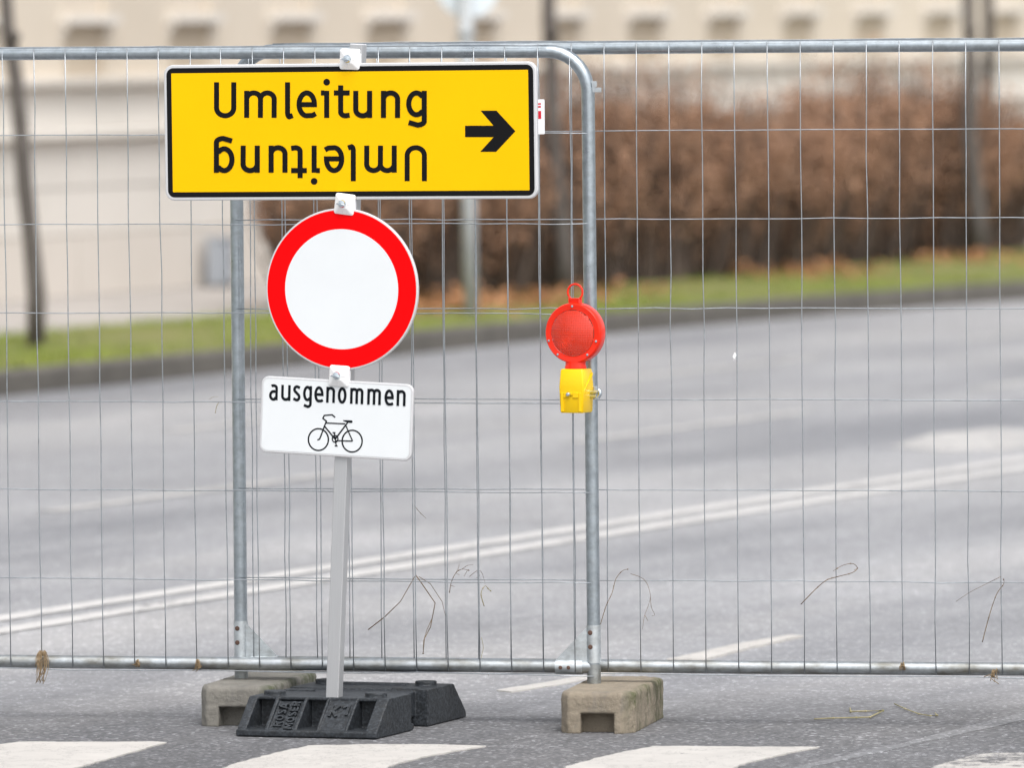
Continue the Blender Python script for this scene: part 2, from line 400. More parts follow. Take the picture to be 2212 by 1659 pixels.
# ------------------------------------------------------------------ the street frame: t along the road, c across it (away), z up
RD = math.atan2(0.921, 0.389)
ROAD_M = Matrix.Rotation(RD, 4, 'Z')
def street(name):
    o = bpy.data.objects.new(name, None); COL.objects.link(o); o.matrix_world = ROAD_M; return o
def road_obj(mb, name, m, kind='structure', **k):
    o = mb.build(name, m, None, **k); o.matrix_world = ROAD_M
    if kind: o['kind'] = kind
    return o
def to_tc(p):
    q = ROAD_M.inverted() @ p; return q.x, q.y
def bend(t): # the road bends gently to the right in the distance
    return 0.010 * max(0.0, min(t, 60.0) - 51.0) ** 2 + (0.18 * (t - 60.0) if t > 60 else 0)
ground = MB(); ground.box(-900, 1500, -900, 900, -0.6, -0.03)
road_obj(ground, 'ground', M_SOIL)
C_K = 21.42
ts = [-60 + 4 * i for i in range(16)] + [4 + 2 * i for i in range(60)]
ts = sorted(set(ts))
def strip(c0, c1, z, tlist, curve=1.0, zb=None):
    mb = MB(); vs = []; fs = []
    for i, t in enumerate(tlist):
        k = bend(t) * curve
        vs += [(t, c0(t) - k if callable(c0) else c0 - k, z), (t, c1 - k, z)]
        if i: b = 2 * i; fs.append((b - 2, b, b + 1, b - 1))
    mb.add(vs, fs)
    return mb
mb = MB(); mb.add([(-60, -70, 0), (130, -70, 0), (130, C_K + 0.3, 0), (-60, C_K + 0.3, 0)], [(0, 1, 2, 3)])
road = road_obj(mb, 'road', M_ASPH)
def solid_strip(c0, c1, z0, z1, tl, curve=1.0):
    mb = MB(); vs = []; fs = []
    for i, t in enumerate(tl):
        k = bend(t) * curve
        vs += [(t, c0 - k, z0), (t, c0 - k, z1), (t, c1 - k, z1), (t, c1 - k, z0)]
        if i:
            b = 4 * i
            for a in range(4): fs.append((b - 4 + a, b + a, b + (a + 1) % 4, b - 4 + (a + 1) % 4))
    mb.add(vs, fs); return mb
tk = [t for t in ts if t <= 120]
kerb = road_obj(solid_strip(C_K, C_K + 0.20, -0.1, 0.135, tk), 'kerb', M_KERB, bevel=0.02)
verge_in = 24.0
mb = MB(); vs = []; fs = []
for i, t in enumerate(tk):
    a = C_K + 0.202 - bend(t)
    for k in range(5):
        f = k / 4; vs.append((t, a + (verge_in - a) * f, 0.115 + 0.02 * math.sin(t * 1.7 + k) + 0.03 * math.sin(f * math.pi)))
    if i:
        for k in range(4): b = 5 * i + k; fs.append((b - 5, b, b + 1, b - 4))
mb.add(vs, fs); verge = road_obj(mb, 'verge', M_SOIL, smooth=True)
mb = MB(); mb.box(-60, 120, verge_in + 0.002, 26.72, -0.1, 0.12); pavement = road_obj(mb, 'pavement', M_PAVE)

# grass and litter
rnd = random.Random(3)
mb = MB(); vs = []; fs = []
for i in range(26000):
    t = rnd.uniform(42, 70); a = C_K + 0.21 - bend(t)
    hi = verge_in if t < 52 else 23.35
    c = rnd.uniform(a, hi); h = rnd.uniform(0.03, 0.085) * (0.7 + 0.5 * noise.noise(Vector((t, c, 0)) * 1.3)); an = rnd.uniform(0, 6.28); w = 0.008
    dx, dy = math.cos(an) * w, math.sin(an) * w; lx, ly = rnd.gauss(0, 0.03), rnd.gauss(0, 0.03)
    b = len(vs); vs += [(t - dx, c - dy, 0.11), (t + dx, c + dy, 0.11), (t + lx, c + ly, 0.12 + h)]; fs.append((b, b + 1, b + 2))
mb.add(vs, fs); grass = road_obj(mb, 'grass', M_GRASS, 'stuff', fix=False); tag(grass, 'short green grass on the verge behind the far kerb', 'grass')
mb = MB(); vs = []; fs = []
for i in range(9500):
    t = rnd.uniform(51.5, 70); p = noise.noise(Vector((t * 0.55, 3.3, 0)))
    if rnd.random() > 0.42 + 1.4 * p: continue
    c = 22.85 + rnd.gauss(0, 0.30) - 0.15 * max(0, p); z = 0.13 + abs(rnd.gauss(0, 0.045)) * (1 + 1.2 * max(p, 0)); s = rnd.uniform(0.02, 0.045)
    u = Vector((rnd.gauss(0, 1), rnd.gauss(0, 1), rnd.gauss(0, 0.5))).normalized() * s
    w = u.cross(Vector((rnd.gauss(0, 1), rnd.gauss(0, 1), rnd.gauss(0, 1)))).normalized() * s * 0.7
    o = Vector((t, c, z)); b = len(vs); vs += [tuple(o - u), tuple(o + w), tuple(o + u), tuple(o - w)]; fs.append((b, b + 1, b + 2, b + 3))
mb.add(vs, fs); lit = road_obj(mb, 'leaf_litter', M_LITTER, 'stuff', fix=False); tag(lit, 'orange brown fallen leaves along the foot of the hedge', 'leaves')

# near asphalt patch, seam, painted markings (children of the road)
def mark(poly, z, name, m, jitter=0.0, step=0.05, parent=None):
    """poly of ground points (world); edges broken up so that the paint edge is uneven"""
    out = []
    n = len(poly)
    for i in range(n):
        a, b = poly[i], poly[(i + 1) % n]; k = max(1, int((b - a).length / step)) if jitter else 1
        for j in range(k):
            p = a.lerp(b, j / k)
            if jitter and j: p = p + Vector((noise.noise(p * 23) * jitter + noise.noise(p * 70) * jitter * 0.6, noise.noise(p * 19 + Vector((5, 5, 5))) * jitter * 3, 0))
            out.append(p)
    inv = ROAD_M.inverted(); mb = MB(); n2 = len(out); tops = [(*(inv @ p).xy, z) for p in out]
    mb.add(tops + [(x, y, -0.004) for x, y, _ in tops], [tuple(range(n2))] + [(i, (i + 1) % n2, n2 + (i + 1) % n2, n2 + i) for i in range(n2)])
    o = mb.build(name, m, parent or road, fix=False)
    if o.data.polygons[0].normal.z < 0: o.data.flip_normals()
    return o
def gp(*pts): return [on_ground(x, y, 0.008) for x, y in pts]
mark(gp((-700, 1450), (900, 1440), (2900, 1430), (2900, 1790), (-700, 1790)), 0.004, 'asphalt_patch', M_PATCH, 0.03, 0.2)
mark(gp((2290, 1520), (2310, 1532), (1900, 1624), (1700, 1668), (1660, 1668), (1870, 1622)), 0.006, 'asphalt_seam', M_SEAM, 0.01, 0.1)
zs = [((-190, 1660), (-60, 1617), (40, 1603), (340, 1602.5), (360, 1604), (330, 1612), (262, 1632), (130, 1668), (40, 1690), (-200, 1690)),
      ((430, 1690), (500, 1652), (590, 1628), (665, 1611), (800, 1608), (960, 1609), (1050, 1612), (930, 1632), (840, 1655), (790, 1690)),
      ((1180, 1690), (1225, 1655), (1330, 1628), (1410, 1612), (1770, 1614), (1680, 1632), (1600, 1652), (1530, 1690)),
      ((1960, 1690), (2020, 1655), (2100, 1632), (2160, 1626), (2480, 1628), (2400, 1650), (2330, 1690))]
for k, z in enumerate(zs): mark(gp(*z), 0.008, 'zebra_stripe', M_WORN if k in (3,) else M_ZEBRA, 0.007, 0.03)
mark(gp((1072, 1491), (1200, 1470), (1335, 1446), (1350, 1450), (1215, 1478), (1105, 1495)), 0.008, 'guide_dash', M_ZEBRA, 0.006, 0.05)
mark(gp((1440, 1424), (1590, 1391), (1705, 1371), (1735, 1373), (1620, 1398), (1520, 1424)), 0.008, 'guide_dash', M_ZEBRA, 0.006, 0.05)
def lane(c0, c1, t0, t1, name, m, z=0.004):
    tl = [t0 + (t1 - t0) * i / 24 for i in range(25)]; vs = []; fs = []
    for i, t in enumerate(tl):
        k = bend(t); vs += [(t, c0 - k, z), (t, c1 - k, z)]
        if i: b = 2 * i; fs.append((b - 2, b, b + 1, b - 1))
    o = MB().add(vs, fs).build(name, m, road, fix=False); return o
lane(13.33, 13.46, -20, 95, 'centre_line', M_LINE); lane(13.60, 13.73, -20, 95, 'centre_line', M_LINE)
for k in range(9): lane(16.30, 16.42, 21.5 + k * 6.0, 24.8 + k * 6.0, 'lane_dash', M_FAINT)
for k in range(7): lane(18.75, 18.87, 28 + k * 6.0, 31.4 + k * 6.0, 'lane_dash', M_FAINT)
mark(gp((1925, 962), (2010, 935), (2150, 922), (2230, 930), (2300, 940), (2180, 968), (2040, 972)), 0.004, 'lane_arrow', M_FAINT, 0.02, 0.3)

# ------------------------------------------------------------------ the building behind
bld = street('building')
tag(bld, 'long beige street building with stone plinth behind hedge and verge', 'building')
CW = 26.72; T0, T1 = 30.0, 96.0; SP = 1.79
B = lambda n, m, par=None, **k: mb.build(n, m, par or bld, **k)
bays = [55.4 + SP * i for i in range(-13, 22)]
bays = [b for b in bays if T0 + 1 < b < T1 - 1]
mb = MB(); mb.box(T0, T1, CW + 0.10, CW + 8, -0.1, 6.4); core = B('wall', M_BAY)
edges = [T0] + [v for b in bays for v in (b - 0.33, b + 0.33)] + [T1]
for i in range(0, len(edges), 2):
    mb = MB(); mb.box(edges[i], edges[i + 1], CW, CW + 0.098, 1.69, 5.6); B('pier', M_WALL)
mb = MB(); mb.box(T0, T1, CW - 0.02, CW + 0.098, 5.6, 6.4); B('parapet', M_STONE)
mb = MB(); mb.prism([(CW - 0.10, 1.62), (CW + 0.098, 1.60), (CW + 0.098, 1.69), (CW - 0.13, 1.69), (CW - 0.13, 1.655)], 'x', T0, T1); B('string_course', M_STONE)
mb = MB(); mb.box(T0, T1, CW - 0.005, CW + 0.098, 1.315, 1.60); B('wall_band', M_STONE)
mb = MB(); mb.prism([(CW - 0.14, 1.245), (CW + 0.098, 1.24), (CW + 0.098, 1.315), (CW - 0.17, 1.30), (CW - 0.17, 1.265)], 'x', T0, T1); B('string_course', M_STONE)
courses = [(0.905, 1.235), (0.565, 0.895), (0.125, 0.555)]
for r, (z0, z1) in enumerate(courses):
    t = T0 - (0.6 if r % 2 else 0)
    i = 0
    while t < T1:
        ln = 1.79; a, b = max(t, T0), min(t + ln - 0.012, T1)
        if b - a > 0.05:
            mb = MB(); mb.box(a, b, CW - 0.06 - 0.004 * ((i * 7 + r * 3) % 3) - (0.03 if r == 2 else 0), CW + 0.098, z0, z1); B('stone', M_PLINTH if r == 2 else M_STONE)
        t += ln; i += 1
mb = MB(); mb.box(T0, T1, CW - 0.02, CW + 0.099, 0.0, 1.24); B('plinth_joint', M_BAY)
for b in bays:
    mb = MB(); mb.box(b - 0.328, b + 0.328, CW + 0.02, CW + 0.099, 1.692, 2.073); B('apron', M_BAY)
    mb = MB(); mb.box(b - 0.42, b + 0.42, CW - 0.10, CW + 0.099, 2.075, 2.135); sill = B('window_sill', M_STONE)
    for s in (-1, 1):
        mb = MB(); mb.prism([(CW - 0.07, 2.074), (CW - 0.002, 1.97), (CW - 0.002, 2.074)], 'x', b + s * 0.37 - 0.03, b + s * 0.37 + 0.03)
        mb.build('bracket', M_STONE, sill)
    mb = MB(); mb.box(b - 0.33, b - 0.27, CW + 0.03, CW + 0.099, 2.136, 3.9); mb.box(b + 0.27, b + 0.33, CW + 0.03, CW + 0.099, 2.136, 3.9)
    mb.box(b - 0.269, b + 0.269, CW + 0.03, CW + 0.099, 2.136, 2.30); mb.box(b - 0.269, b + 0.269, CW + 0.03, CW + 0.099, 3.84, 3.9); mb.box(b - 0.02, b + 0.02, CW + 0.032, CW + 0.098, 2.301, 3.839)
    wf = B('window_frame', M_FRAME)
    mb = MB(); mb.box(b - 0.268, b + 0.268, CW + 0.055, CW + 0.065, 2.302, 3.838); mb.build('pane', M_GLASS, wf)
# utility cabinet at the foot of the wall
cb = empty('utility_cabinet'); cb.matrix_world = ROAD_M @ Matrix.Translation((57.2, CW - 0.29, 0.12))
tag(cb, 'small blue grey utility cabinet standing against the pale plinth', 'cabinet')
mb = MB(); mb.box(-0.11, 0.11, 0, 0.12, 0.02, 0.35); mb.build('cabinet_body', M_BOX, cb, bevel=0.006)
mb = MB(); mb.box(-0.095, 0.095, -0.012, -0.001, 0.045, 0.33); d = mb.build('door', M_BOX, cb, bevel=0.004)
mb = MB(); mb.box(0.06, 0.075, -0.025, -0.013, 0.18, 0.22); mb.build('handle', M_STUB, d)
mb = MB(); mb.box(-0.12, 0.12, -0.02, 0.13, 0.351, 0.37); mb.build('lid', M_BOX, cb)
mb = MB(); mb.box(-0.12, 0.12, -0.005, 0.125, 0.0, 0.019); mb.build('foot', M_KERB, cb)

# ------------------------------------------------------------------ hedge, shrub by shrub
def shrub(t, c, i, label):
    r = random.Random(100 + i); e = empty('hedge_shrub'); e.matrix_world = ROAD_M @ Matrix.Translation((t, c, 0.12))
    tag(e, label, 'shrub', 'withered hedge shrubs along the verge')
    ht = 1.20 + r.uniform(-0.15, 0.13)
    mb = MB()
    for k in range(130):
        a = r.uniform(0, 6.28); q = math.sqrt(r.random()); x, y = 0.46 * q * math.cos(a), 0.42 * q * math.sin(a)
        tx, ty = x * 1.45 + r.gauss(0, 0.09), y * 1.45 + r.gauss(0, 0.09); h = ht * r.uniform(0.55, 1.25)
        mx, my = (x + tx) / 2 + r.gauss(0, 0.04), (y + ty) / 2 + r.gauss(0, 0.04); r0 = r.uniform(0.008, 0.02)
        mb.tube([(x, y, 0), (mx, my, h * 0.5), (tx, ty, h)], [r0, r0 * 0.7, 0.003], 4, False)
        if k % 2:
            mb.tube([(mx, my, h * 0.5), (mx + r.gauss(0, 0.12), my + r.gauss(0, 0.12), h * r.uniform(0.7, 1.1))], [r0 * 0.6, 0.002], 3, False)
    mb.build('stems', M_STEM, e, fix=False)
    mb = MB(); vs = []; fs = []
    for k in range(6500):
        a = r.uniform(0, 6.28); q = r.random() ** 0.4
        z = 0.12 + (ht - 0.12) * (r.random() ** 0.75) * (1.0 if r.random() < 0.74 else r.uniform(0.9, 1.38))
        f = min(1.0, 0.45 + (z - 0.1) / 1.0); rad = 0.70 * f * (1.0 + 0.13 * noise.noise(Vector((math.cos(a) * 2 + i * 9, math.sin(a) * 2, z * 3))))
        if z > ht * 0.80: rad *= max(0.35, 1.0 - 1.1 * (z / ht - 0.80))
        x, y = rad * q * math.cos(a), rad * 0.9 * q * math.sin(a); z += 0.16 * noise.noise(Vector((x * 4 + i * 5, y * 4, 0))) * (z / ht)
        s = r.uniform(0.016, 0.034)
        u = Vector((r.gauss(0, 1), r.gauss(0, 1), r.gauss(0, 1))).normalized() * s; w = u.cross(Vector((r.gauss(0, 1), r.gauss(0, 1), r.gauss(0, 1)))).normalized() * s * 0.6
        o = Vector((x, y, z)); b = len(vs); vs += [tuple(o - u), tuple(o + w), tuple(o + u), tuple(o - w)]; fs.append((b, b + 1, b + 2, b + 3))
    mb.add(vs, fs); mb.build('foliage', M_LEAF, e, fix=False)
NSH = 14
for i in range(NSH):
    t = 53.3 + i * 1.0
    ords = ['first', 'second', 'third', 'fourth', 'fifth', 'sixth', 'seventh', 'eighth', 'ninth', 'tenth', 'eleventh', 'twelfth', 'thirteenth', 'fourteenth', 'fifteenth']
    where = 'endmost shrub of the brown hedge, behind the round sign' if i == 0 else ords[i] + ' shrub of the brown hedge, counted from its left end'
    shrub(t, 23.75 + 0.06 * math.sin(i * 2.1), i, where)

# ------------------------------------------------------------------ trees, poles
def tree(base, top_px, D, r0, label, i, pts_px=None):
    e = empty('tree', loc=base); tag(e, label, 'tree')
    r = random.Random(50 + i); top = at_depth(top_px[0], top_px[1], D) - base
    d = top / top.z; pts = []; rad = []
    for k in range(15):
        z = 4.6 * k / 14; w = 0.02 * math.sin(z * 2.3 + i) + 0.012 * math.sin(z * 5.1)
        pts.append(Vector((d.x * z + w, d.y * z + w * 0.6, z))); rad.append(r0 * (1 - 0.13 * z) * (1 + 0.10 * noise.noise(Vector((z * 2.2, i * 3, 0)))))
    mb = MB(); mb.tube(pts, rad, 12); tr = mb.build('trunk', M_BARK, e, smooth=True)
    zk = 2.22 - 0.12 - 75 * D / FPX
    kp = Vector((d.x * zk, d.y * zk - r0 * 0.6, zk)); mb = MB(); mb.tube([kp, kp + Vector((0.03, -0.05, 0.02)), kp + Vector((0.035, -0.065, 0.03))], [r0 * 0.7, r0 * 0.45, 0.005], 8)
    mb.build('branch_stub', M_BARK, tr, smooth=True)
    mb = MB()
    for k in range(26):
        z = r.uniform(2.9, 4.55); b = Vector((d.x * z, d.y * z, z)); a = r.uniform(0, 6.28); ln = r.uniform(0.7, 1.6)
        e1 = b + Vector((math.cos(a) * ln * 0.5, math.sin(a) * ln * 0.5, ln * 0.45)); e2 = e1 + Vector((math.cos(a) * ln * 0.4, math.sin(a) * ln * 0.4, ln * 0.7))
        mb.tube([b, e1, e2], [0.02, 0.012, 0.004], 5)
        for j in range(4):
            q = b.lerp(e1, r.random()) if j < 2 else e1.lerp(e2, r.random())
            mb.tube([q, q + Vector((r.gauss(0, 0.25), r.gauss(0, 0.25), r.uniform(0.1, 0.5)))], [0.007, 0.002], 4)
    mb.build('crown', M_BARK, e, smooth=True, fix=False)
p = on_ground(78, 752, 0.12); tree(p, (22, 0), p.y, 0.058, 'young leaning tree trunk on the grass left of the yellow sign', 0)
p = on_ground(1212, 640, 0.12); tree(p, (1190, 0), p.y, 0.066, 'slim dark tree trunk in front of the hedge above the red lamp', 1)
p = on_ground(2112, 562, 0.12); tree(p, (2092, 0), p.y, 0.070, 'grey tree trunk at the hedge near the right edge', 2)
p = on_ground(1018, 694, 0.12)
e = empty('sign_pole', loc=p); tag(e, 'pale grey traffic pole with a round sign seen from behind', 'pole')
mb = MB(); mb.tube([(0, 0, -0.02), (-0.012, 0, 1.0), (-0.03, 0, 2.9)], 0.046, 16); mb.build('pole', M_POLE, e, smooth=True)
mb = MB(); mb.lathe_y([(0.0, 0.058), (0.20, 0.058), (0.205, 0.065), (0.205, 0.072), (0.0, 0.072)], 40, -0.005, 2.19); s_ = mb.build('sign_disc', M_SGNB, e)
mb = MB(); mb.box(-0.075, 0.03, 0.02, 0.057, 2.10, 2.14); mb.build('bracket', M_POLE, s_)
mb = MB(); mb.tube([(-0.02, 0, 1.86), (-0.021, 0, 1.93)], 0.053, 16); mb.build('collar', M_POLE, e, smooth=True)
p = on_ground(2140, 548, 0.12); p = at_depth(2140, 2.10 * FPX / 71.5 - 8, 71.5)
e = empty('lamp_post', loc=(p.x, p.y, 0.12)); tag(e, 'thin dark lamp post rising behind the hedge near the right edge', 'lamp post')
mb = MB(); mb.tube([(0, 0, -0.02), (-0.03, 0, 4.8)], [0.055, 0.04], 14); mb.build('pole', M_BARK, e, smooth=True)
mb = MB(); mb.tube([(0, 0, 0.0), (0, 0, 0.35)], 0.08, 14); mb.build('base', M_BARK, e, smooth=True)
mb = MB(); mb.tube([(-0.03, 0, 4.75), (-0.2, -0.1, 4.9), (-0.8, -0.3, 4.95)], [0.03, 0.03, 0.05], 10); mb.build('lamp_arm', M_BARK, e, smooth=True)

# ------------------------------------------------------------------ concrete fence feet
def block(front_l, yaw, m, label, lift=0.0):
    o = on_ground(*front_l); fr = yaw_frame(o, yaw)
    e = empty('concrete_block', fr); tag(e, label, 'concrete block', 'concrete feet of the fence')
    w, ln, h = 0.228, 0.63, 0.129; ch = 0.045
    outl = [(ch * 0.6, 0), (w - ch * 0.7, 0), (w, ch * 1.2), (w, ln - ch), (w - ch, ln), (ch, ln), (0, ln - ch), (0, ch)]
    mb = Solids()
    # body above the handling slot, then the two cheeks beside it at each end and the solid middle
    n = len(outl); top = [( (x - w / 2) * 0.94 + w / 2, (y - ln / 2) * 0.97 + ln / 2) for x, y in outl]
    vs = [(x, y, 0.064) for x, y in outl] + [(x, y, h - 0.010) for x, y in outl] + [(x, y, h) for x, y in top]
    fs = [tuple(range(n - 1, -1, -1)), tuple(range(2 * n, 3 * n))]
    for L0 in (0, n): fs += [(L0 + i, L0 + (i + 1) % n, L0 + n + (i + 1) % n, L0 + n + i) for i in range(n)]
    mb.add(vs, fs)
    mb.prism([(x, y) for x, y in [(0, 0.06), (w, 0.06), (w, ln - 0.06), (0, ln - 0.06)]], 'z', 0, 0.07)
    a, b = 0.066, 0.168
    mb.prism([(0.027, 0), (a, 0), (a, 0.09), (0, 0.09), (0, 0.045)], 'z', 0, 0.07)
    mb.prism([(b, 0), (w - 0.032, 0), (w, 0.054), (w, 0.09), (b, 0.09)], 'z', 0, 0.07)
    mb.prism([(0, ln - 0.09), (a, ln - 0.09), (a, ln), (0.045, ln), (0, ln - 0.045)], 'z', 0, 0.07)
    mb.prism([(b, ln - 0.09), (w, ln - 0.09), (w, ln - 0.045), (w - 0.045, ln), (b, ln)], 'z', 0, 0.07)
    me = remeshed(mb, 0.0040, 0.0021, 46, 0.0030)
    ob = bpy.data.objects.new('block', me); COL.objects.link(ob); me.materials.append(m); ob.parent = e
    return fr
block((1207, 1588), 10, M_CON1, 'sandy concrete fence foot standing alone, moss on its right shoulder')
block((427, 1573), 13, M_CON2, 'grey concrete fence foot half hidden behind the black rubber base')

# ------------------------------------------------------------------ fence panels
YR = 26.03                                      # depth of the near panel at its right post
def rivet_row(mb, pts, r=0.0055):
    for x, y, z in pts: mb.lathe_y([(r, y - 0.001), (r * 0.8, y - 0.003), (0.0, y - 0.0035)], 12, x, z)
def fence_panel(fr, u0, u1, hgt, wires, rows, label, post_side, skew, seed, curve_r=0.125):
    """fr origin lies on the bottom rail's axis; u0..u1 rail span; posts at u0 and u1"""
    r = random.Random(seed); e = empty('fence_panel', fr); tag(e, label, 'fence panel', 'mesh fence panels across the road')
    R = 0.0203
    sk = lambda z: skew * z
    def corner(u, s):          # one post with its bent shoulder, up to the start of the top rail
        pts = [(u + sk(-0.075), 0, -0.075), (u + sk(0.6), 0, 0.6), (u + sk(1.2), 0, 1.2), (u + sk(hgt - curve_r), 0, hgt - curve_r)]
        for k in range(1, 10):
            a = math.pi / 2 * k / 9; pts.append((u + sk(hgt) - s * curve_r * (1 - math.cos(a)), 0, hgt - curve_r + curve_r * math.sin(a)))
        return pts
    for u, s in ((u0, -1), (u1, 1)):
        mb = MB(); mb.tube(corner(u, s), R, 24); po = mb.build('post', M_GALV, e, smooth='auto')
        mb = MB(); mb.tube([(u + sk(0.012), 0, 0.012), (u + sk(0.128), 0, 0.128)], R + 0.0018, 24); mb.build('sleeve', M_ZINC, po, smooth='auto')
        mb = MB(); mb.tube([(u + sk(-0.165), 0, -0.165), (u + sk(0.0), 0, 0.008)], R + 0.0008, 24); mb.build('stub', M_STUB, po, smooth='auto')
        mb = MB()
        rivet_row(mb, [(u + sk(zz) - 0.006, -R - 0.0012, zz) for zz in (0.062, 0.106)], 0.0075); mb.build('rivet_hole', M_RUST, po)
        mb = MB(); x = u - s * 0.019; mb.prism([(x, 0.012), (x, 0.122), (x - s * 0.008, 0.114), (x - s * 0.094, 0.026), (x - s * 0.098, 0.016)], 'y', -0.0105, -0.008)
        mb.build('gusset', M_ZINC, e)
        mb = MB(); mb.tube([(u - s * 0.034, 0, 0), (u - s * 0.118, 0, 0.0)], R + 0.0022, 24); sl = mb.build('rail_collar', M_ZINC, e, smooth='auto')
        mb = MB(); rivet_row(mb, [(u - s * 0.075, -R - 0.002, -0.002), (u - s * 0.100, -R - 0.002, -0.002)], 0.006); mb.build('rivet_hole', M_RUST, sl)
    mb = MB(); mb.tube([(u0 + sk(hgt) + curve_r - 0.001, 0, hgt), ((u0 + u1) / 2, 0, hgt + 0.002), (u1 + sk(hgt) - curve_r + 0.001, 0, hgt)], R, 24); mb.build('top_rail', M_GALV, e, smooth='auto')
    mb = MB(); mb.tube([(u0 + 0.005, 0, 0), ((u0 + u1) / 2, 0, -0.003), (u1 - 0.005, 0, 0)], R, 24); mb.build('bottom_rail', M_RAIL, e, smooth='auto')
    yw = -R - 0.0022; rw = 0.0017
    for u in wires:
        zt = hgt + R * 0.75; zb = -R * 0.9
        for uu, s in ((u0, -1), (u1, 1)):       # wires beside a bent shoulder end on the bend
            dd = s * (uu + sk(hgt) - (u + sk(hgt)))
            if 0 <= dd < curve_r:
                q = curve_r - dd; zt = hgt - curve_r + math.sqrt(max(0, curve_r ** 2 - q * q)) + 0.004
        pts = []
        for k in range(12):
            f = k / 11; z = zb + (zt - zb) * f
            j = 0.0 if k in (0,) else r.gauss(0, 0.0012)
            pts.append((u + sk(z) + j, yw + r.gauss(0, 0.0006), z))
        mb = MB(); mb.tube(pts, rw, 6); mb.build('vertical_wire', M_WIRE, e, smooth=True, fix=False)
    for zi in rows:
        pts = []; n = 30; edge = zi < 0 or zi > hgt
        inset = 0.0 if not edge else (curve_r if zi > hgt else -0.004)
        for k in range(n + 1):
            u = u0 + inset + sk(zi) + (u1 - u0 - 2 * inset) * k / n; j = r.gauss(0, 0.0010)
            if zi < 0: j -= 0.002 * math.sin(k * 0.9) 
            pts.append((u, yw + (0.0036 if not edge else -0.001), zi + j))
        mb = MB(); mb.tube(pts, rw, 6); mb.build('horizontal_wire', M_WIRE, e, smooth=True, fix=False)
    return e
# near panel: its right post carries the lamp
A = at_depth(0, 1427, YR + 1283 / 708.0 * math.tan(math.radians(13))); Bp = at_depth(1283, 1441, YR)
fl = Frame(A, Bp - A, at_depth(1264, 112, YR) - Bp)
uR, _ = fl.on(1283, 1441); hL = fl.on(1150, 110)[1] 
w0 = fl.on(27.4, 1427)[0]; w1 = fl.on(497.0, 1432)[0]; dw = (w1 - w0) / 7
skL = -0.0035
wl = [w0 + dw * k for k in range(-14, 40) if w0 + dw * k < uR - 0.03]
rowsL = [fl.on(0, y)[1] for y in (292, 484, 675, 866, 1056, 1248)] + [-0.0245, hL + 0.0205]
pl = fence_panel(fl, uR - 3.3, uR, hL, wl, rowsL, 'left mesh fence panel, in front, its right post carrying the warning lamp', 1, skL, 11)
# far panel: starts at the post behind the yellow sign, runs out to the right
YL2, YR2 = 26.34, 26.105
def D2(x): return YL2 + (x - 521) / (1283 - 521) * (YR2 - YL2)
A2 = at_depth(521, 1431, D2(521)); B2 = at_depth(2200, 1445, D2(2200))
f2 = Frame(A2, B2 - A2, at_depth(517, 107, D2(521)) - A2)
h2 = f2.on(1310, 103)[1]
v0 = f2.on(1037.5, 1436)[0]; v1 = f2.on(2167.7, 1445)[0]; dv = (v1 - v0) / 16
w2 = [v0 + dv * k for k in range(-18, 30) if 0.03 < v0 + dv * k < 3.27]
rows2 = [f2.on(1500, y)[1] for y in (281, 472, 666, 863, 1058, 1254)] + [-0.0255, h2 + 0.0215]
pr = fence_panel(f2, 0.0, 3.3, h2, w2, rows2, 'right mesh fence panel, behind, running out past the right edge', -1, 0.0, 12)
# hook at the near panel's shoulder, and the name tag wired to its mesh
hx, hz = fl.on(1276, 187)
mb = MB(); mb.prism([(hx - 0.003, hz - 0.016), (hx + 0.032, hz - 0.016), (hx + 0.032, hz - 0.002), (hx + 0.018, hz - 0.002), (hx + 0.016, hz + 0.018), (hx - 0.003, hz + 0.016)], 'y', -0.011, -0.007)
mb.prism([(hx + 0.0155, hz + 0.001), (hx + 0.022, hz + 0.001), (hx + 0.022, hz + 0.018), (hx + 0.0155, hz + 0.018)], 'y', -0.018, -0.0112)
mb.prism([(hx + 0.032, hz - 0.016), (hx + 0.035, hz - 0.016), (hx + 0.035, hz - 0.002), (hx + 0.032, hz - 0.002)], 'y', -0.02, -0.006); mb.build('hook', M_ZINC, pl)
x0, z0 = fl.on(1096, 289); x1, z1 = fl.on(1180.5, 213.5)
mb = MB(); mb.prism(rrect(x0, x1, z0, z1, 0.003, 3), 'y', -0.029, -0.0265); tg = mb.build('name_tag', M_TAG, pl)
def tagpx(x, y): return fl.on(x, y, -0.0295)
mb = MB()
for ya, yb in ((222, 225.5), (228, 232)): a_ = tagpx(1108, yb); b_ = tagpx(1168.5, ya); mb.sheet([(a_[0], a_[1]), (b_[0], a_[1]), (b_[0], b_[1]), (a_[0], b_[1])], -0.0296)
for xs in ([(1108, 239), (1115, 239), (1115, 256), (1108, 256)], [(1115, 239), (1122, 239), (1132, 250), (1128, 256)], [(1142, 239), (1149, 239), (1149, 256), (1142, 256)],
           [(1152, 256), (1152, 247), (1160, 239), (1162.5, 239), (1162.5, 256)], [(1162.6, 239), (1169, 239), (1169, 256), (1162.6, 256)]):
    mb.sheet([tagpx(*q) for q in xs], -0.0296)
mb.build('tag_print', M_TAGRED, tg, fix=False)

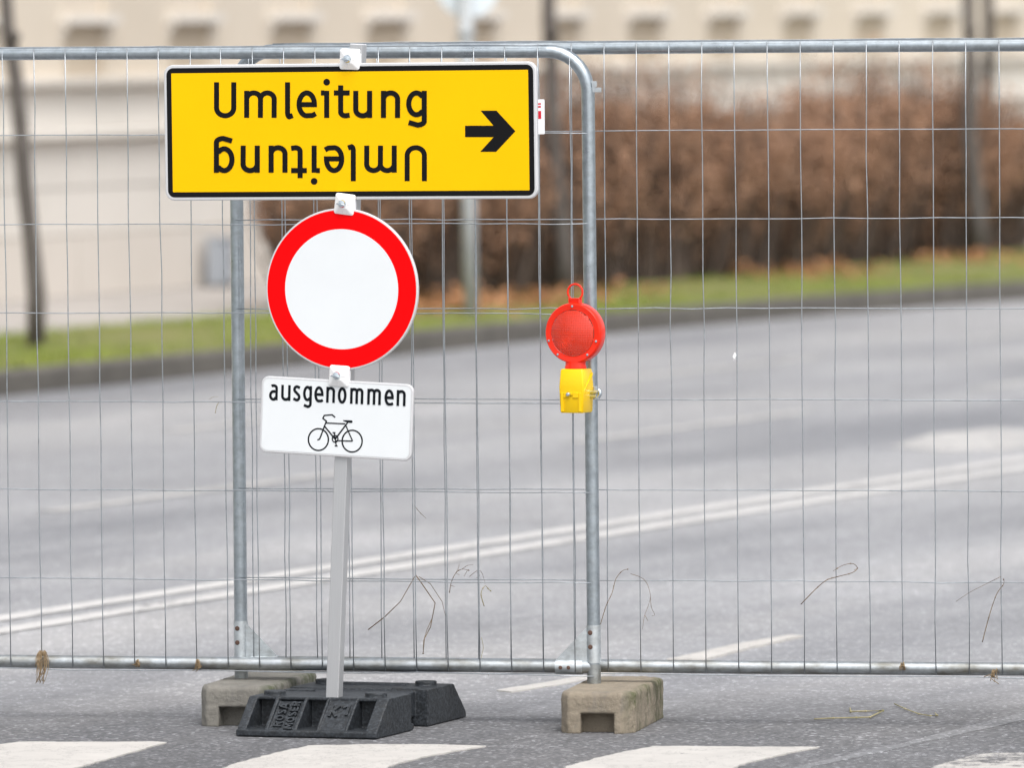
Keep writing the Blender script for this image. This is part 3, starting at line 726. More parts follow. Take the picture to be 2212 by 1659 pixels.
# ------------------------------------------------------------------ rubber sign base
YAW = 19.0
cen = on_ground(812, 1602)                                      # its near right lower corner
a_ = math.radians(YAW); bx = Vector((math.cos(a_), -math.sin(a_), 0)); by = Vector((math.sin(a_), math.cos(a_), 0))
WB, LB, HB = 0.450, 0.825, 0.118
fb = Frame(cen - bx * WB, bx)
base = empty('rubber_ballast', fb); tag(base, 'black recycled rubber sign base with embossed lettering under the detour sign', 'ballast')
mb = Solids(); S0, S1 = 0.118, 0.707
mb.box(0, WB, 0.0, 0.34, 0.006, 0.026)                                       # toe of the near half
mb.box(0.0, WB, S0 + 0.03, 0.32, 0.005, HB)
k = WB / 0.40
def wedge(x0, x1, near, drop=0.0):
    z1, zb = HB - drop, 0.024
    if near: mb.prism([(0.008 + drop * 0.8, zb), (S0 + 0.035, zb), (S0 + 0.035, z1), (S0 + drop * 0.5, z1)], 'x', x0 * k, x1 * k)
    else: mb.prism([(S1 - 0.035, 0.006), (LB - 0.005, 0.006), (LB - 0.005, 0.024), (S1, z1), (S1 - 0.035, z1)], 'x', x0 * k, x1 * k)
for x0, x1, d in ((0.0, 0.026, 0), (0.078, 0.088, 0), (0.088, 0.160, 0.012), (0.160, 0.170, 0), (0.225, 0.232, 0), (0.232, 0.306, 0.008), (0.306, 0.314, 0), (0.366, 0.40, 0)):
    wedge(x0, x1, True, d)
mb.box(0.0, WB, S0, S0 + 0.036, HB - 0.010, HB)                               # lip above the pockets
mb.box(0.042, WB - 0.042, 0.31, 0.50, 0.035, HB - 0.006)                      # waist
mb.box(0.0, WB, 0.47, S1 - 0.03, 0.005, HB)
wedge(0.0, 0.40, False)
mb.box(0.0, 0.05, 0.31, 0.33, 0.006, HB - 0.004)
for x, y in ((0.062, 0.175), (WB - 0.062, 0.175), (0.062, 0.625), (WB - 0.062, 0.625)):
    mb.prism(circle(x, y, 0.034, 28), 'z', HB - 0.004, HB + 0.014)
mb.box(0.11, WB - 0.12, 0.60, 0.64, HB - 0.002, HB + 0.006)
mb.box(0.03, 0.12, 0.33, 0.375, HB - 0.03, HB + 0.004); mb.box(WB - 0.12, WB - 0.03, 0.47, 0.50, HB - 0.03, HB + 0.004)
me = remeshed(mb, 0.0026, 0.0006, 60, 0.0018)
ob = bpy.data.objects.new('rubber_plate', me); COL.objects.link(ob); me.materials.append(M_RUB); ob.parent = base

# ---- stroke lettering -----------------------------------------------------------------------------
def arc(cx, cy, rx, ry, a0, a1, n=14):
    return [(cx + rx * math.cos(math.radians(a0 + (a1 - a0) * i / n)), cy + ry * math.sin(math.radians(a0 + (a1 - a0) * i / n))) for i in range(n + 1)]
def glyph(ch, x0, x1, X, C, Dp, w):
    """strokes of one letter, baseline y = 0 and y up; X x-height, C cap height, Dp descender, w stem width"""
    h = w / 2; a, b = x0 + h, x1 - h; m = (a + b) / 2; rx = (b - a) / 2; hz = h * 0.84
    out = []
    def arch(p, q, foot=0.0):   # n-like arch from stem p to stem q
        r = (q - p) / 2
        return [(p, X - w * 1.45)] + arc(p + r * 1.02, X - r * 1.05 - hz * 0.6, r * 1.0, r * 1.05 - hz * 0.4, 150, 0, 12) + [(q, foot)]
    if ch == 'U': out = [[(a, C)] + arc(m, rx * 1.08 + hz * 0.3, rx, rx * 1.08 - hz * 0.7, 180, 360, 20) + [(b, C)]]
    elif ch == 'u': out = [[(a, X)] + arc(m, rx * 1.1 + hz * 0.3, rx, rx * 1.1 - hz * 0.7, 180, 330, 14) + [(b, w * 1.4)], [(b, X), (b, 0)]]
    elif ch == 'n': out = [[(a, X), (a, 0)], arch(a, b)]
    elif ch == 'm': out = [[(a, X), (a, 0)], arch(a, m), arch(m, b)]
    elif ch == 'l': out = [[(a, C)] + [(a, X * 0.2)] + arc(a + rx * 2 * 0.75, X * 0.2, rx * 1.5, X * 0.2 - hz * 0.5, 180, 262, 8) + [(b + h, hz * 1.1)]]
    elif ch == 'e': out = [[(a + h * 0.5, X * 0.49), (b, X * 0.49)] + arc(m, X * 0.5, rx, X * 0.5 - hz, 4, 278, 26) + [(b - rx * 0.25, hz * 1.15), (b + h * 0.55, hz * 2.0)]]
    elif ch == 'o': out = [arc(m, X / 2, rx, X / 2 - hz + X * 0.01, 0, 360, 36)]
    elif ch == 'i': out = [[(b, X), (b, 0)], [(x0, X - hz), (b - h * 0.9, X - hz)], 'dot']
    elif ch == 't': 
        s = x0 + (x1 - x0) * 0.43
        out = [[(s, X * 1.2), (s, X * 0.22)] + arc(s + (b - s) * 0.75, X * 0.22, (b - s) * 0.75, X * 0.22 - hz, 180, 268, 8) + [(x1, hz * 1.3)], [(x0, X - hz), (s - h * 0.95, X - hz)], [(s + h * 0.95, X - hz), (x1, X - hz)]]
    elif ch == 'g': out = [[(b - h * 0.2, X - w * 0.9)] + arc(m, X * 0.52, rx, X * 0.48 - hz, 50, 310, 24) + [(b - h * 0.2, w * 1.25)],
                           [(b, X), (b, -Dp * 0.35)] + arc(m + rx * 0.05, -Dp * 0.35, rx * 0.95, Dp * 0.65 - hz, 0, -85, 10) + [(x0 + (x1 - x0) * 0.12, -Dp + hz * 2.2)]]
    elif ch == 'a': out = [[(x0 + w * 0.9, X - hz * 1.6)] + arc(m, X - rx * 0.95 - hz * 0.2, rx, rx * 0.95 - hz * 0.8, 118, 0, 10) + [(b, 0)],
                           [(b - h, X * 0.585)] + arc(m + rx * 0.05, X * 0.30, rx * 1.05, X * 0.29 - hz * 0.5, 80, 285, 16) + [(b - h * 0.5, X * 0.18)]]
    elif ch == 's': 
        out = [[(b + h * 0.4, X - hz * 1.9)] + arc(m, X * 0.745, rx, X * 0.255 - hz, 68, 235, 12) + [(m, X * 0.51)] + arc(m, X * 0.265, rx, X * 0.265 - hz, 55, -112, 12) + [(x0 + h * 0.3, hz * 2.1)]]
    elif ch == 'R': out = [[(a, 0), (a, C)], [(a + h, C - h)] + arc(m, C * 0.74, rx, C * 0.26 - h, 90, -90, 10) + [(a + h, C * 0.48)], [(m - h * 0.4, C * 0.46), (b, 0)]]
    elif ch == 'O': out = [arc(m, C / 2, rx, C / 2 - h, 0, 360, 28)]
    elif ch == 'S': out = [[(b, C - w * 1.1)] + arc(m, C * 0.745, rx, C * 0.255 - h, 35, 240, 12) + [(m, C * 0.5)] + arc(m, C * 0.255, rx, C * 0.255 - h, 60, -145, 12)]
    elif ch == 'A': out = [[(a - h * 0.4, 0), (m, C), (b + h * 0.4, 0)], [(a + rx * 0.35, C * 0.3), (b - rx * 0.35, C * 0.3)]]
    elif ch == 'M': out = [[(a, 0), (a, C)], [(a + h * 0.4, C - h), (m, C * 0.32), (b - h * 0.4, C - h)], [(b, C), (b, 0)]]
    elif ch == 'E': out = [[(a, 0), (a, C)], [(a + h, C - h), (x1, C - h)], [(a + h, C * 0.5), (x1 - h, C * 0.5)], [(a + h, h), (x1, h)]]
    elif ch == 'K': out = [[(a, 0), (a, C)], [(b, C), (a + h * 0.6, C * 0.42)], [(a + rx * 0.5, C * 0.52), (b, 0)]]
    elif ch == '1': out = [[(b, 0), (b, C - h), (x0, C - h), (x0 + h, C * 0.72)]]
    return out
def stroke_quads(pts, w):
    """left and right outline of a thick line with mitred joints"""
    P2 = [Vector(p) for p in pts]; P2 = [p for i, p in enumerate(P2) if i == 0 or (p - P2[i - 1]).length > 1e-6]
    n = len(P2); closed = n > 3 and (P2[0] - P2[-1]).length < 1e-5
    Lf, Rt = [], []
    for i in range(n):
        a = P2[i - 1] if i > 0 else (P2[-2] if closed else None); b = P2[i + 1] if i < n - 1 else (P2[1] if closed else None)
        d1 = (P2[i] - a).normalized() if a is not None else (b - P2[i]).normalized(); d2 = (b - P2[i]).normalized() if b is not None else d1
        n1 = Vector((-d1.y, d1.x)); n2 = Vector((-d2.y, d2.x)); mm = n1 + n2
        mm = mm.normalized() if mm.length > 1e-6 else n1
        k = w / 2 / max(0.45, mm.dot(n1)); Lf.append(P2[i] + mm * k); Rt.append(P2[i] - mm * k)
    return Lf, Rt
class Ink:
    """strokes laid on a plane facing -y; every stroke 0.1 mm above the one before"""
    def __init__(self, y): self.mb = MB(); self.y = y
    def stroke(self, pts, w, fn=lambda p: p, thick=0.0):
        Lf, Rt = stroke_quads(pts, w); n = len(Lf); vs = []
        for p, q in zip(Lf, Rt):
            p, q = fn(p), fn(q); vs += [(p[0], self.y, p[1]), (q[0], self.y, q[1])]
        fs = [(2*i, 2*i+1, 2*i+3, 2*i+2) for i in range(n - 1)]
        if thick:
            m = len(vs); vs += [(x, y + thick, z) for x, y, z in vs]
            fs += [(2*i, 2*i+2, m+2*i+2, m+2*i) for i in range(n - 1)] + [(2*i+1, m+2*i+1, m+2*i+3, 2*i+3) for i in range(n - 1)]
            fs += [(0, m, m + 1, 1), (2*n-2, 2*n-1, m+2*n-1, m+2*n-2)]
        self.mb.add(vs, fs); self.y -= 0.00006
    def fill(self, poly, fn=lambda p: p):
        self.mb.sheet([fn(p) for p in poly], self.y); self.y -= 0.00006
    def word(self, letters, X, C, Dp, w, fn, thick=0.0, dot=None):
        for ch, x0, x1 in letters:
            for s in glyph(ch, x0, x1, X, C, Dp, w):
                if s == 'dot': self.fill(circle(x1 - w / 2, C + w * 0.02, dot or w * 0.62, 24), fn)
                else: self.stroke(s, w, fn, thick)
    def build(self, name, m, parent):
        o = self.mb.build(name, m, parent, fix=False)
        return o

# embossing on the sloping near end of the base: a plane leaning back with the slope
sl = math.atan2(HB - 0.024, S0 - 0.008); sdir = Vector((0, math.cos(sl), math.sin(sl)))
def emboss(letters, x_left, s0, height, vertical, name, depth, widths):
    ink = Ink(0.0); o = Vector((x_left, 0.008, 0.024)); nrm = Vector((0, -math.sin(sl), math.cos(sl)))
    x = 0.0; w = height * 0.20
    lets = []
    for ch, ww in zip(letters, widths): lets.append((ch, x, x + ww)); x += ww + height * 0.16
    ink.word(lets, height, height, 0, w, lambda p: (p[0], p[1]), 0.008)
    vs = []
    for (px_, py_, pz_) in ink.mb.v:
        u, v = (px_, pz_)
        if vertical: u, v = -v, u
        q = o + Vector((1, 0, 0)) * u + sdir * (s0 + v) + nrm * (-py_ + depth)
        vs.append(tuple(q))
    ink.mb.v = vs
    ob_ = ink.mb.build(name, M_RUB, base, fix=True); return ob_
Ls = 0.145
emboss('ROSA', 0.088 * k + 0.037, 0.022, 0.027, True, 'lettering', -0.002, [0.021, 0.022, 0.019, 0.022])
emboss('MOSER', 0.088 * k + 0.073, 0.012, 0.027, True, 'lettering', -0.002, [0.024, 0.021, 0.018, 0.017, 0.019])
emboss('K', 0.232 * k + 0.012, 0.068, 0.046, False, 'lettering', -0.001, [0.032])
emboss('1', 0.232 * k + 0.053, 0.074, 0.042, False, 'lettering', -0.001, [0.021])

# ------------------------------------------------------------------ sign post with its clamps
zt_ = HB - 0.004
pb = on_ground(722, 1509, zt_); YP = pb.y
ptop = at_depth(774, 96, YP)
zd = (ptop - pb).normalized(); fpst = Frame(pb, bx - zd * bx.dot(zd), zd)
post = empty('sign_post', fpst); tag(post, 'square aluminium post leaning right, set in the rubber base', 'post')
Lp = (ptop - pb).length
mb = MB(); mb.prism(rrect(-0.0205, 0.0205, -0.0205, 0.0205, 0.003, 3), 'z', -0.005, Lp); mb.build('tube', M_ALU, post)
mb = MB(); mb.prism(rrect(-0.0195, 0.0195, -0.0195, 0.0195, 0.003, 3), 'z', Lp + 0.0005, Lp + 0.003); mb.build('end_cap', M_TAG, post)
YS = -0.034                                                       # sign faces lie in front of the post
def clamp(px_, py_, rot):
    x, z = fpst.on(px_, py_, YS); s = 0.0315; h = 0.019; c, s_ = math.cos(math.radians(rot)), math.sin(math.radians(rot))
    def R2(u, v): return (x + u * c - v * s_, z + u * s_ + v * c)
    y0 = YS - 0.001
    mb = MB(); out = rrect(-s, s, -s, s, 0.007, 5); inn = rrect(-s * 0.40, s * 0.40, -s * 0.40, s * 0.40, 0.005, 5); n = len(out)
    vs = [(R2(*p)[0], y0, R2(*p)[1]) for p in out] + [(R2(*p)[0], y0 - 0.006, R2(*p)[1]) for p in out] + [(R2(*p)[0], y0 - h, R2(*p)[1]) for p in inn]
    fs = [tuple(range(n))] + [(i, (i+1) % n, n+(i+1) % n, n+i) for i in range(n)] + [(n+i, n+(i+1) % n, 2*n+(i+1) % n, 2*n+i) for i in range(n)] + [tuple(range(2*n, 3*n))]
    mb.add(vs, fs)
    for u, v, du, dv in ((0, -1, 0.0022, 1), (1, 0, 1, 0.0022), (0, 1, 0.0022, 1), (-1, 0, 1, 0.0022)):   # ribs
        p0 = R2(u * s * 0.9, v * s * 0.9); p1 = R2(u * s * 0.4, v * s * 0.4); mb.tube([(p0[0], y0 - 0.007, p0[1]), (p1[0], y0 - h, p1[1])], 0.0022, 6)
    cl = mb.build('clamp', M_CLAMP, post, bevel=0.0012)
    mb = MB(); bx_, bz_ = R2(-0.003, 0.001); mb.lathe_y([(0.0125, y0 - h - 0.0002), (0.0125, y0 - h - 0.003), (0.010, y0 - h - 0.007), (0.0, y0 - h - 0.009)], 20, bx_, bz_)
    p0 = R2(-0.018, 0.0); p1 = R2(0.009, -0.003); mb.tube([(p0[0], y0 - h - 0.006, p0[1]), (p1[0], y0 - h - 0.0105, p1[1])], 0.0028, 8)
    mb.build('bolt', M_BOLT, cl, smooth='auto')
    mb = MB(); q = R2(0, 0); mb.box(q[0] - 0.03, q[0] + 0.03, -0.033, -0.0215, q[1] - 0.018, q[1] + 0.018)
    mb.build('clamp_back', M_TAG, cl)

# ------------------------------------------------------------------ the three signs
def sign_frame(px_, py_, roll):
    x, z = fpst.on(px_, py_, YS); o = fpst.M @ Vector((x, YS, z))
    return yaw_frame(o, YAW, roll)
# detour sign
fd = sign_frame(757.5, 282, -0.30)
det = empty('detour_sign', fd); tag(det, 'large yellow rectangular detour sign with black lettering and right arrow', 'sign')
def dpx(x, y): return fd.on(x, y)
xl, _ = dpx(355, 282); xr, _ = dpx(1160, 282); _, zb_ = dpx(757, 431); _, zt2 = dpx(757, 135.5)
mb = MB(); mb.prism(rrect(xl, xr, zb_, zt2, 0.030, 10), 'y', 0.0, 0.016); mb.build('panel_body', M_RIM, det, bevel=0.0035)
i1 = 0.0095; mb = MB(); mb.sheet(rrect(xl + i1, xr - i1, zb_ + i1, zt2 - i1, 0.022, 8), -0.0006); mb.build('border', M_BLK, det, fix=False)
i2 = 0.0255; mb = MB(); mb.sheet(rrect(xl + i2, xr - i2, zb_ + i2, zt2 - i2, 0.002, 3), -0.0010); mb.build('face', M_YEL, det, fix=False)
# lettering, measured on the sign in units of the word's width
U2V = 0.4017
def det_word(p, flip=False):
    u, v = p            # u in units, v up from the baseline
    if not flip: return dpx(320 + u * U2V, 71.1 + (455 - v) * U2V)
    return dpx(320 + (1855 - u) * U2V, 71.1 + (604 + v) * U2V)
LETS = [('U', 355, 475), ('m', 517, 692), ('l', 737, 779), ('e', 799, 909), ('i', 930, 975), ('t', 1000, 1085), ('u', 1104, 1206), ('n', 1253, 1356), ('g', 1389, 1500)]
for flip in (False, True):
    ink = Ink(-0.0014); ink.word(LETS, 146, 192, 50, 27.5, lambda p, f=flip: det_word(p, f), dot=18)
    o = ink.build('lettering', M_BLK, det)
    if flip: o['label'] = 'upside down black word'
ink = Ink(-0.0014)
ink.fill([dpx(320 + u * U2V, 71.1 + v * U2V) for u, v in ((1705, 497), (1860, 497), (1860, 558), (1705, 558))])
ink.mb = MB()
ink.mb.sheet([dpx(320 + u * U2V, 71.1 + v * U2V) for u, v in ((1705, 497), (1858, 497), (1788, 416), (1874, 416), (1976, 527), (1872, 638), (1786, 638), (1858, 559), (1705, 559))], -0.0014)
ink.build('arrow', M_BLK, det)
# round prohibition sign
fc = sign_frame(738, 624.5, 2.0)
dis = empty('prohibition_sign', fc); tag(dis, 'round white sign with a broad red ring, below the yellow sign', 'sign')
RD_ = 0.2445
mb = MB(); mb.prism(circle(0, 0, RD_), 'y', 0.0, 0.013); mb.build('panel_body', M_RIM, dis, bevel=0.003)
def ring_sheet(r, y, name, m):
    mb = MB(); mb.sheet(circle(0, 0, r), y); return mb.build(name, m, dis, fix=False)
ring_sheet(RD_ - 0.0058, -0.0006, 'ring', M_RED); ring_sheet(RD_ * 0.742, -0.0010, 'face', M_WHT)
# supplementary plate
fe = sign_frame(726, 905, 2.75)
sup = empty('exception_sign', fe); tag(sup, 'small white plate with a word above a black bicycle, lowest on the post', 'sign')
def epx(x, y): return fe.on(x, y)
xl, _ = epx(562, 900); xr, _ = epx(891, 910); _, zb_ = epx(726, 987); _, zt2 = epx(726, 821)
mb = MB(); mb.prism(rrect(xl, xr, zb_, zt2, 0.024, 8), 'y', 0.0, 0.012); mb.build('panel_body', M_RIM, sup, bevel=0.003)
mb = MB(); mb.sheet(rrect(xl + 0.0075, xr - 0.0075, zb_ + 0.0075, zt2 - 0.0075, 0.017, 8), -0.0006); mb.build('face', M_WHT, sup, fix=False)
V2 = 0.3857
def e_px(u, v): return epx(497.5 + u * V2, 398.1 + v * V2)
# the word's own slanted base line on the plate
b0 = Vector(e_px(217, 1208)); b1 = Vector(e_px(982, 1243)); ex = (b1 - b0) / 765.0; ez = Vector((-ex.y, ex.x)) / math.cos(a_) * 0.985
LE = [('a', 217, 266), ('u', 285, 338), ('s', 352, 394), ('g', 408, 458), ('e', 471, 523), ('n', 538, 587), ('o', 603, 652), ('m', 672, 746), ('m', 768, 844), ('e', 864, 916), ('n', 932, 982)]
LE = [(c_, p_ - 217, q_ - 217) for c_, p_, q_ in LE]
ink = Ink(-0.0010); ink.word(LE, 80, 110, 31, 14.4, lambda p: tuple(b0 + ex * p[0] + ez * p[1])); ink.build('lettering', M_INK, sup)
ink = Ink(-0.0010)
F = lambda p: e_px(p[0], p[1])
ink.stroke(arc(494, 1430, 56, 61, 0, 360, 48), 8.5, F); ink.stroke(arc(683, 1439, 56, 61, 0, 360, 48), 8.5, F)
ink.stroke([(588, 1306), (571, 1291), (527, 1295), (519, 1311), (539, 1327), (527, 1357), (507, 1412), (500, 1428), (488, 1432)], 8, F)
ink.stroke([(533, 1337), (644, 1342)], 7.5, F); ink.stroke([(526, 1352), (586, 1426)], 8, F); ink.stroke([(658, 1334), (588, 1428)], 8.5, F)
ink.stroke([(646, 1346), (662, 1385), (686, 1439)], 6.8, F); ink.stroke([(590, 1436), (685, 1439)], 6.8, F)
ink.fill([(632, 1321), (655, 1321), (682, 1323), (687, 1330), (680, 1337), (660, 1335), (634, 1326)][::-1], F)
ink.stroke(arc(588, 1426, 16, 19, 0, 360, 24), 6.5, F); ink.stroke([(583, 1392), (589, 1428), (594, 1464)], 6.8, F)
ink.stroke([(574, 1391), (590, 1392)], 6.8, F); ink.stroke([(586, 1465), (602, 1466)], 6.8, F)
ink.build('bicycle_symbol', M_INK, sup)
clamp(757, 127, 0.5); clamp(746, 440.5, -4.5); clamp(734, 812, -1.5)

# ------------------------------------------------------------------ warning lamp on the near panel's post
LY = 24.0
pc = at_depth(1243, 719, YR - 0.115); flp = yaw_frame(pc, LY, 0.0)
lamp = empty('warning_lamp', flp); tag(lamp, 'red round warning lamp on a yellow battery box clamped to the fence post', 'warning lamp')
R0 = 0.0925
mb = MB(); mb.lathe_y([(R0 * 0.80, -0.021), (R0 * 0.95, -0.0225), (R0 * 0.985, -0.019), (R0, -0.012), (R0, 0.016), (R0 * 0.97, 0.023), (R0 * 0.80, 0.024), (R0 * 0.5, 0.030), (0, 0.032)], 64)
mb.build('housing', M_LRED, lamp, smooth='auto')
mb = MB(); mb.lathe_y([(R0 * 0.80, -0.0208), (R0 * 0.785, -0.0213), (R0 * 0.765, -0.0200)], 64); mb.build('bezel', M_LRED, lamp, smooth='auto')
mb = MB(); n = 40; vs = []; fs = []; rl = R0 * 0.785                                  # prismatic lens: a grid of little facets on a shallow dome
idx = {}
for i in range(n + 1):
    for j in range(n + 1):
        x = (i / n * 2 - 1) * rl; z = (j / n * 2 - 1) * rl
        if x * x + z * z <= rl * rl * 1.0:
            y = -0.0195 - 0.019 * (1 - (x * x + z * z) / rl ** 2) - (0.0006 if (i % 2 and j % 2) else 0)
            idx[(i, j)] = len(vs); vs.append((x, y, z))
for i in range(n):
    for j in range(n):
        q = [(i, j), (i + 1, j), (i + 1, j + 1), (i, j + 1)]
        if all(p_ in idx for p_ in q): fs.append(tuple(idx[p_] for p_ in q))
mb.add(vs, fs); mb.build('lens', M_LORANGE, lamp, fix=False)
mb = MB(); mb.lathe_y([(rl * 1.02, -0.0145), (rl * 0.6, -0.006), (rl * 0.25, 0.004), (0, 0.006)], 40); mb.build('reflector', M_REFL, lamp, smooth='auto')
mb = MB()
for an in (90, 197, 343, 233, 307):
    x, z = R0 * 0.885 * math.cos(math.radians(an)), R0 * 0.885 * math.sin(math.radians(an)); mb.lathe_y([(0.004, -0.0215), (0.0036, -0.0245), (0, -0.0252)], 12, x, z)
mb.build('screw', M_BOLT, lamp)
mb = MB(); mb.box(-0.0165, 0.0165, -0.012, 0.014, R0 - 0.004, R0 + 0.0135)
for kk in range(6): mb.tube([(-0.0175, -0.0125, R0 + 0.003 + 0.002 * kk), (0.0175, -0.0125, R0 + 0.003 + 0.002 * kk)], 0.0010, 6)
mb.build('handle_mount', M_LRED, lamp, bevel=0.0015)
mb = MB(); loop = []
for kk in range(25):
    an = math.radians(-65 + 310 * kk / 24); loop.append((0.0245 * math.cos(an), 0.0, R0 + 0.0315 + 0.0245 * math.sin(an)))
mb.tube(loop, 0.0031, 10); mb.build('handle', M_LRED, lamp, smooth='auto')
mb = MB()
for zz in range(2): pass
nk = [(0.034, -R0 + 0.006), (0.034, -R0 - 0.006), (0.036, -R0 - 0.009), (0.036, -R0 - 0.018)]
vs = []; fs = []
for r_, z_ in nk:
    for kk in range(32): an = 2 * math.pi * kk / 32; vs.append((r_ * math.cos(an) * 0.95, r_ * 0.72 * math.sin(an), z_))
for i in range(3):
    for kk in range(32): fs.append((i*32+kk, i*32+(kk+1) % 32, (i+1)*32+(kk+1) % 32, (i+1)*32+kk))
fs += [tuple(range(31, -1, -1)), tuple(range(96, 128))]
mb.add(vs, fs); mb.build('neck', M_LRED, lamp, smooth='auto')
# battery box, widest a third of the way down, with a sunken front panel and a slanting shoulder on its side
zt3, zb3 = -R0 - 0.0165, -R0 - 0.150
lev = [(zt3, 0.034, 0.034), (zt3 - 0.004, 0.037, 0.037), (zt3 - 0.055, 0.0405, 0.0405), (zb3 + 0.004, 0.0375, 0.039), (zb3, 0.035, 0.037)]
mb = MB(); vs = []; fs = []
for z_, hx_, hy_ in lev:
    for p_ in rrect(-hx_, hx_, -hy_, hy_, 0.0045, 3): vs.append((p_[0], p_[1] + 0.004, z_))
n = len(vs) // len(lev)
for i in range(len(lev) - 1):
    for kk in range(n): fs.append((i*n+kk, i*n+(kk+1) % n, (i+1)*n+(kk+1) % n, (i+1)*n+kk))
fs += [tuple(range(n - 1, -1, -1)), tuple(range((len(lev) - 1) * n, len(lev) * n))]
mb.add(vs, fs); bat = mb.build('battery_box', M_LYEL, lamp, smooth='auto')
mb = MB(); yf = -0.0385
mb.box(-0.034, -0.0245, yf, yf + 0.01, zb3 + 0.004, zb3 + 0.062); mb.box(0.0245, 0.034, yf, yf + 0.01, zb3 + 0.004, zb3 + 0.062)
mb.box(-0.0242, -0.006, yf - 0.0012, yf + 0.01, zb3 + 0.046, zb3 + 0.063); mb.box(0.006, 0.0242, yf - 0.0012, yf + 0.01, zb3 + 0.046, zb3 + 0.063); mb.box(-0.0058, 0.0058, yf - 0.001, yf + 0.01, zb3 + 0.054, zb3 + 0.063)
mb.build('front_ribs', M_LYEL, bat, bevel=0.0015)
mb = MB(); mb.prism([(-0.030, zt3 - 0.062), (0.036, zt3 - 0.012), (0.036, zt3 - 0.022), (-0.030, zt3 - 0.074)], 'x', 0.034, 0.0418); mb.build('side_rib', M_LYEL, bat, bevel=0.0015)
mb = MB(); mb.lathe_y([(0.0075, yf - 0.002), (0.0075, yf - 0.006), (0.005, yf - 0.0095), (0, yf - 0.0105)], 18, -0.007, zb3 + 0.057); mb.build('screw', M_BOLT, bat, smooth='auto')
mb = MB(); zc = zb3 + 0.058
mb.tube([(0.036, 0.020, zc + 0.004), (0.066, 0.020, zc + 0.004)], 0.0066, 12); mb.tube([(0.036, 0.020, zc - 0.009), (0.060, 0.020, zc - 0.009)], 0.0055, 12)
mb.tube([(0.066, 0.020, zc + 0.0102), (0.071, 0.020, zc + 0.006), (0.072, 0.020, zc - 0.003), (0.064, 0.020, zc - 0.0135)], 0.0062, 12)
mb.build('clamp_bolt', M_BOLT, lamp, smooth='auto')
mb = MB(); mb.box(-0.008, 0.045, 0.045, 0.062, zc - 0.02, zc + 0.02); mb.build('bracket', M_ZINC, lamp, bevel=0.002)

# ------------------------------------------------------------------ dry stems and straw caught in the mesh
def smooth_pts(pts, n=4):
    out = []
    for i in range(len(pts) - 1):
        p0, p1, p2, p3 = pts[max(i - 1, 0)], pts[i], pts[i + 1], pts[min(i + 2, len(pts) - 1)]
        for k_ in range(n):
            t = k_ / n; out.append(0.5 * ((2 * p1) + (p2 - p0) * t + (2 * p0 - 5 * p1 + 4 * p2 - p3) * t * t + (3 * p1 - p0 - 3 * p2 + p3) * t ** 3))
    return out + [pts[-1]]
def stem(D, lines, name, label, cat, m, group, r=0.0013, curved=True):
    first = at_depth(*lines[0][0], D); mb = MB(); rr = random.Random(len(label))
    for li, ln in enumerate(lines):
        pts = [at_depth(x, y, D + 0.006 * math.sin(x * 0.13 + y * 0.07)) - first for x, y in ln]
        if curved: pts = smooth_pts(pts, 4)
        ra = r * (1.0 if li == 0 else 0.62)
        mb.tube(pts, [ra * (1.0 - 0.45 * i / max(1, len(pts) - 1)) * (1 + 0.12 * rr.uniform(-1, 1)) for i in range(len(pts))], 6)
        if li == 0:
            for p_ in pts[::5][1:]: mb.tube([p_ + Vector((0, -0.001, -0.002)), p_, p_ + Vector((0, 0.001, 0.002))], [ra * 0.7, ra * 1.7, ra * 0.7], 6)
    o = mb.build(name, m, None, smooth=True, fix=False); o.location = first; tag(o, label, cat, group); return o
GS = 'dry stems caught in the fence'
Dm = D2(900) - 0.045
stem(Dm, [[(795, 1361), (830, 1334), (865, 1300), (897, 1244)]], 'dry_twig', 'dry brown stem slanting down left, right of the sign post', 'stem', M_TWIG, GS, 0.0021, False)
stem(Dm, [[(898, 1243), (905, 1252), (940, 1303), (930, 1355), (917, 1380), (914, 1412)], [(934, 1335), (922, 1362), (915, 1385), (914, 1405)], [(905, 1246), (930, 1262), (955, 1300), (962, 1330)]], 'dry_twig', 'dry kinked stem drooping to the lower rail, right of the sign post', 'stem', M_TWIG, GS, 0.0019, False)
stem(Dm, [[(971, 1281), (975, 1258), (985, 1238), (998, 1230), (1015, 1233)], [(978, 1250), (990, 1228), (992, 1218)], [(998, 1230), (1010, 1222), (1022, 1220)], [(1010, 1232), (1002, 1246)], [(1014, 1246), (1025, 1237), (1034, 1232), (1042, 1240), (1048, 1262)], [(1030, 1236), (1036, 1244), (1028, 1250)], [(985, 1238), (993, 1243)], [(974, 1265), (982, 1268)]], 'dry_weed', 'small branching dried weed on the mesh between the round sign and the lamp', 'weed', M_TWIG, GS, 0.0014)
stem(Dm, [[(1046, 1310), (1040, 1290), (1040, 1278), (1048, 1266), (1056, 1274), (1060, 1277)], [(1040, 1378), (1044, 1400), (1040, 1420), (1043, 1438), (1056, 1460)]], 'dry_stalk', 'pale bent stalk hanging beside the lower rail left of the lamp post', 'stalk', M_TWIG2, GS, 0.0016)
stem(D2(1350) - 0.04, [[(1297, 1350), (1309, 1310), (1322, 1282), (1330, 1252), (1344, 1234), (1356, 1230)], [(1362, 1240), (1385, 1248), (1398, 1262), (1405, 1288), (1400, 1310), (1392, 1332), (1388, 1360)], [(1405, 1288), (1407, 1312), (1414, 1328), (1408, 1331)], [(1393, 1330), (1400, 1342)]], 'dry_twig', 'thin arching dry stem just right of the lamp post', 'stem', M_TWIG, GS, 0.0014)
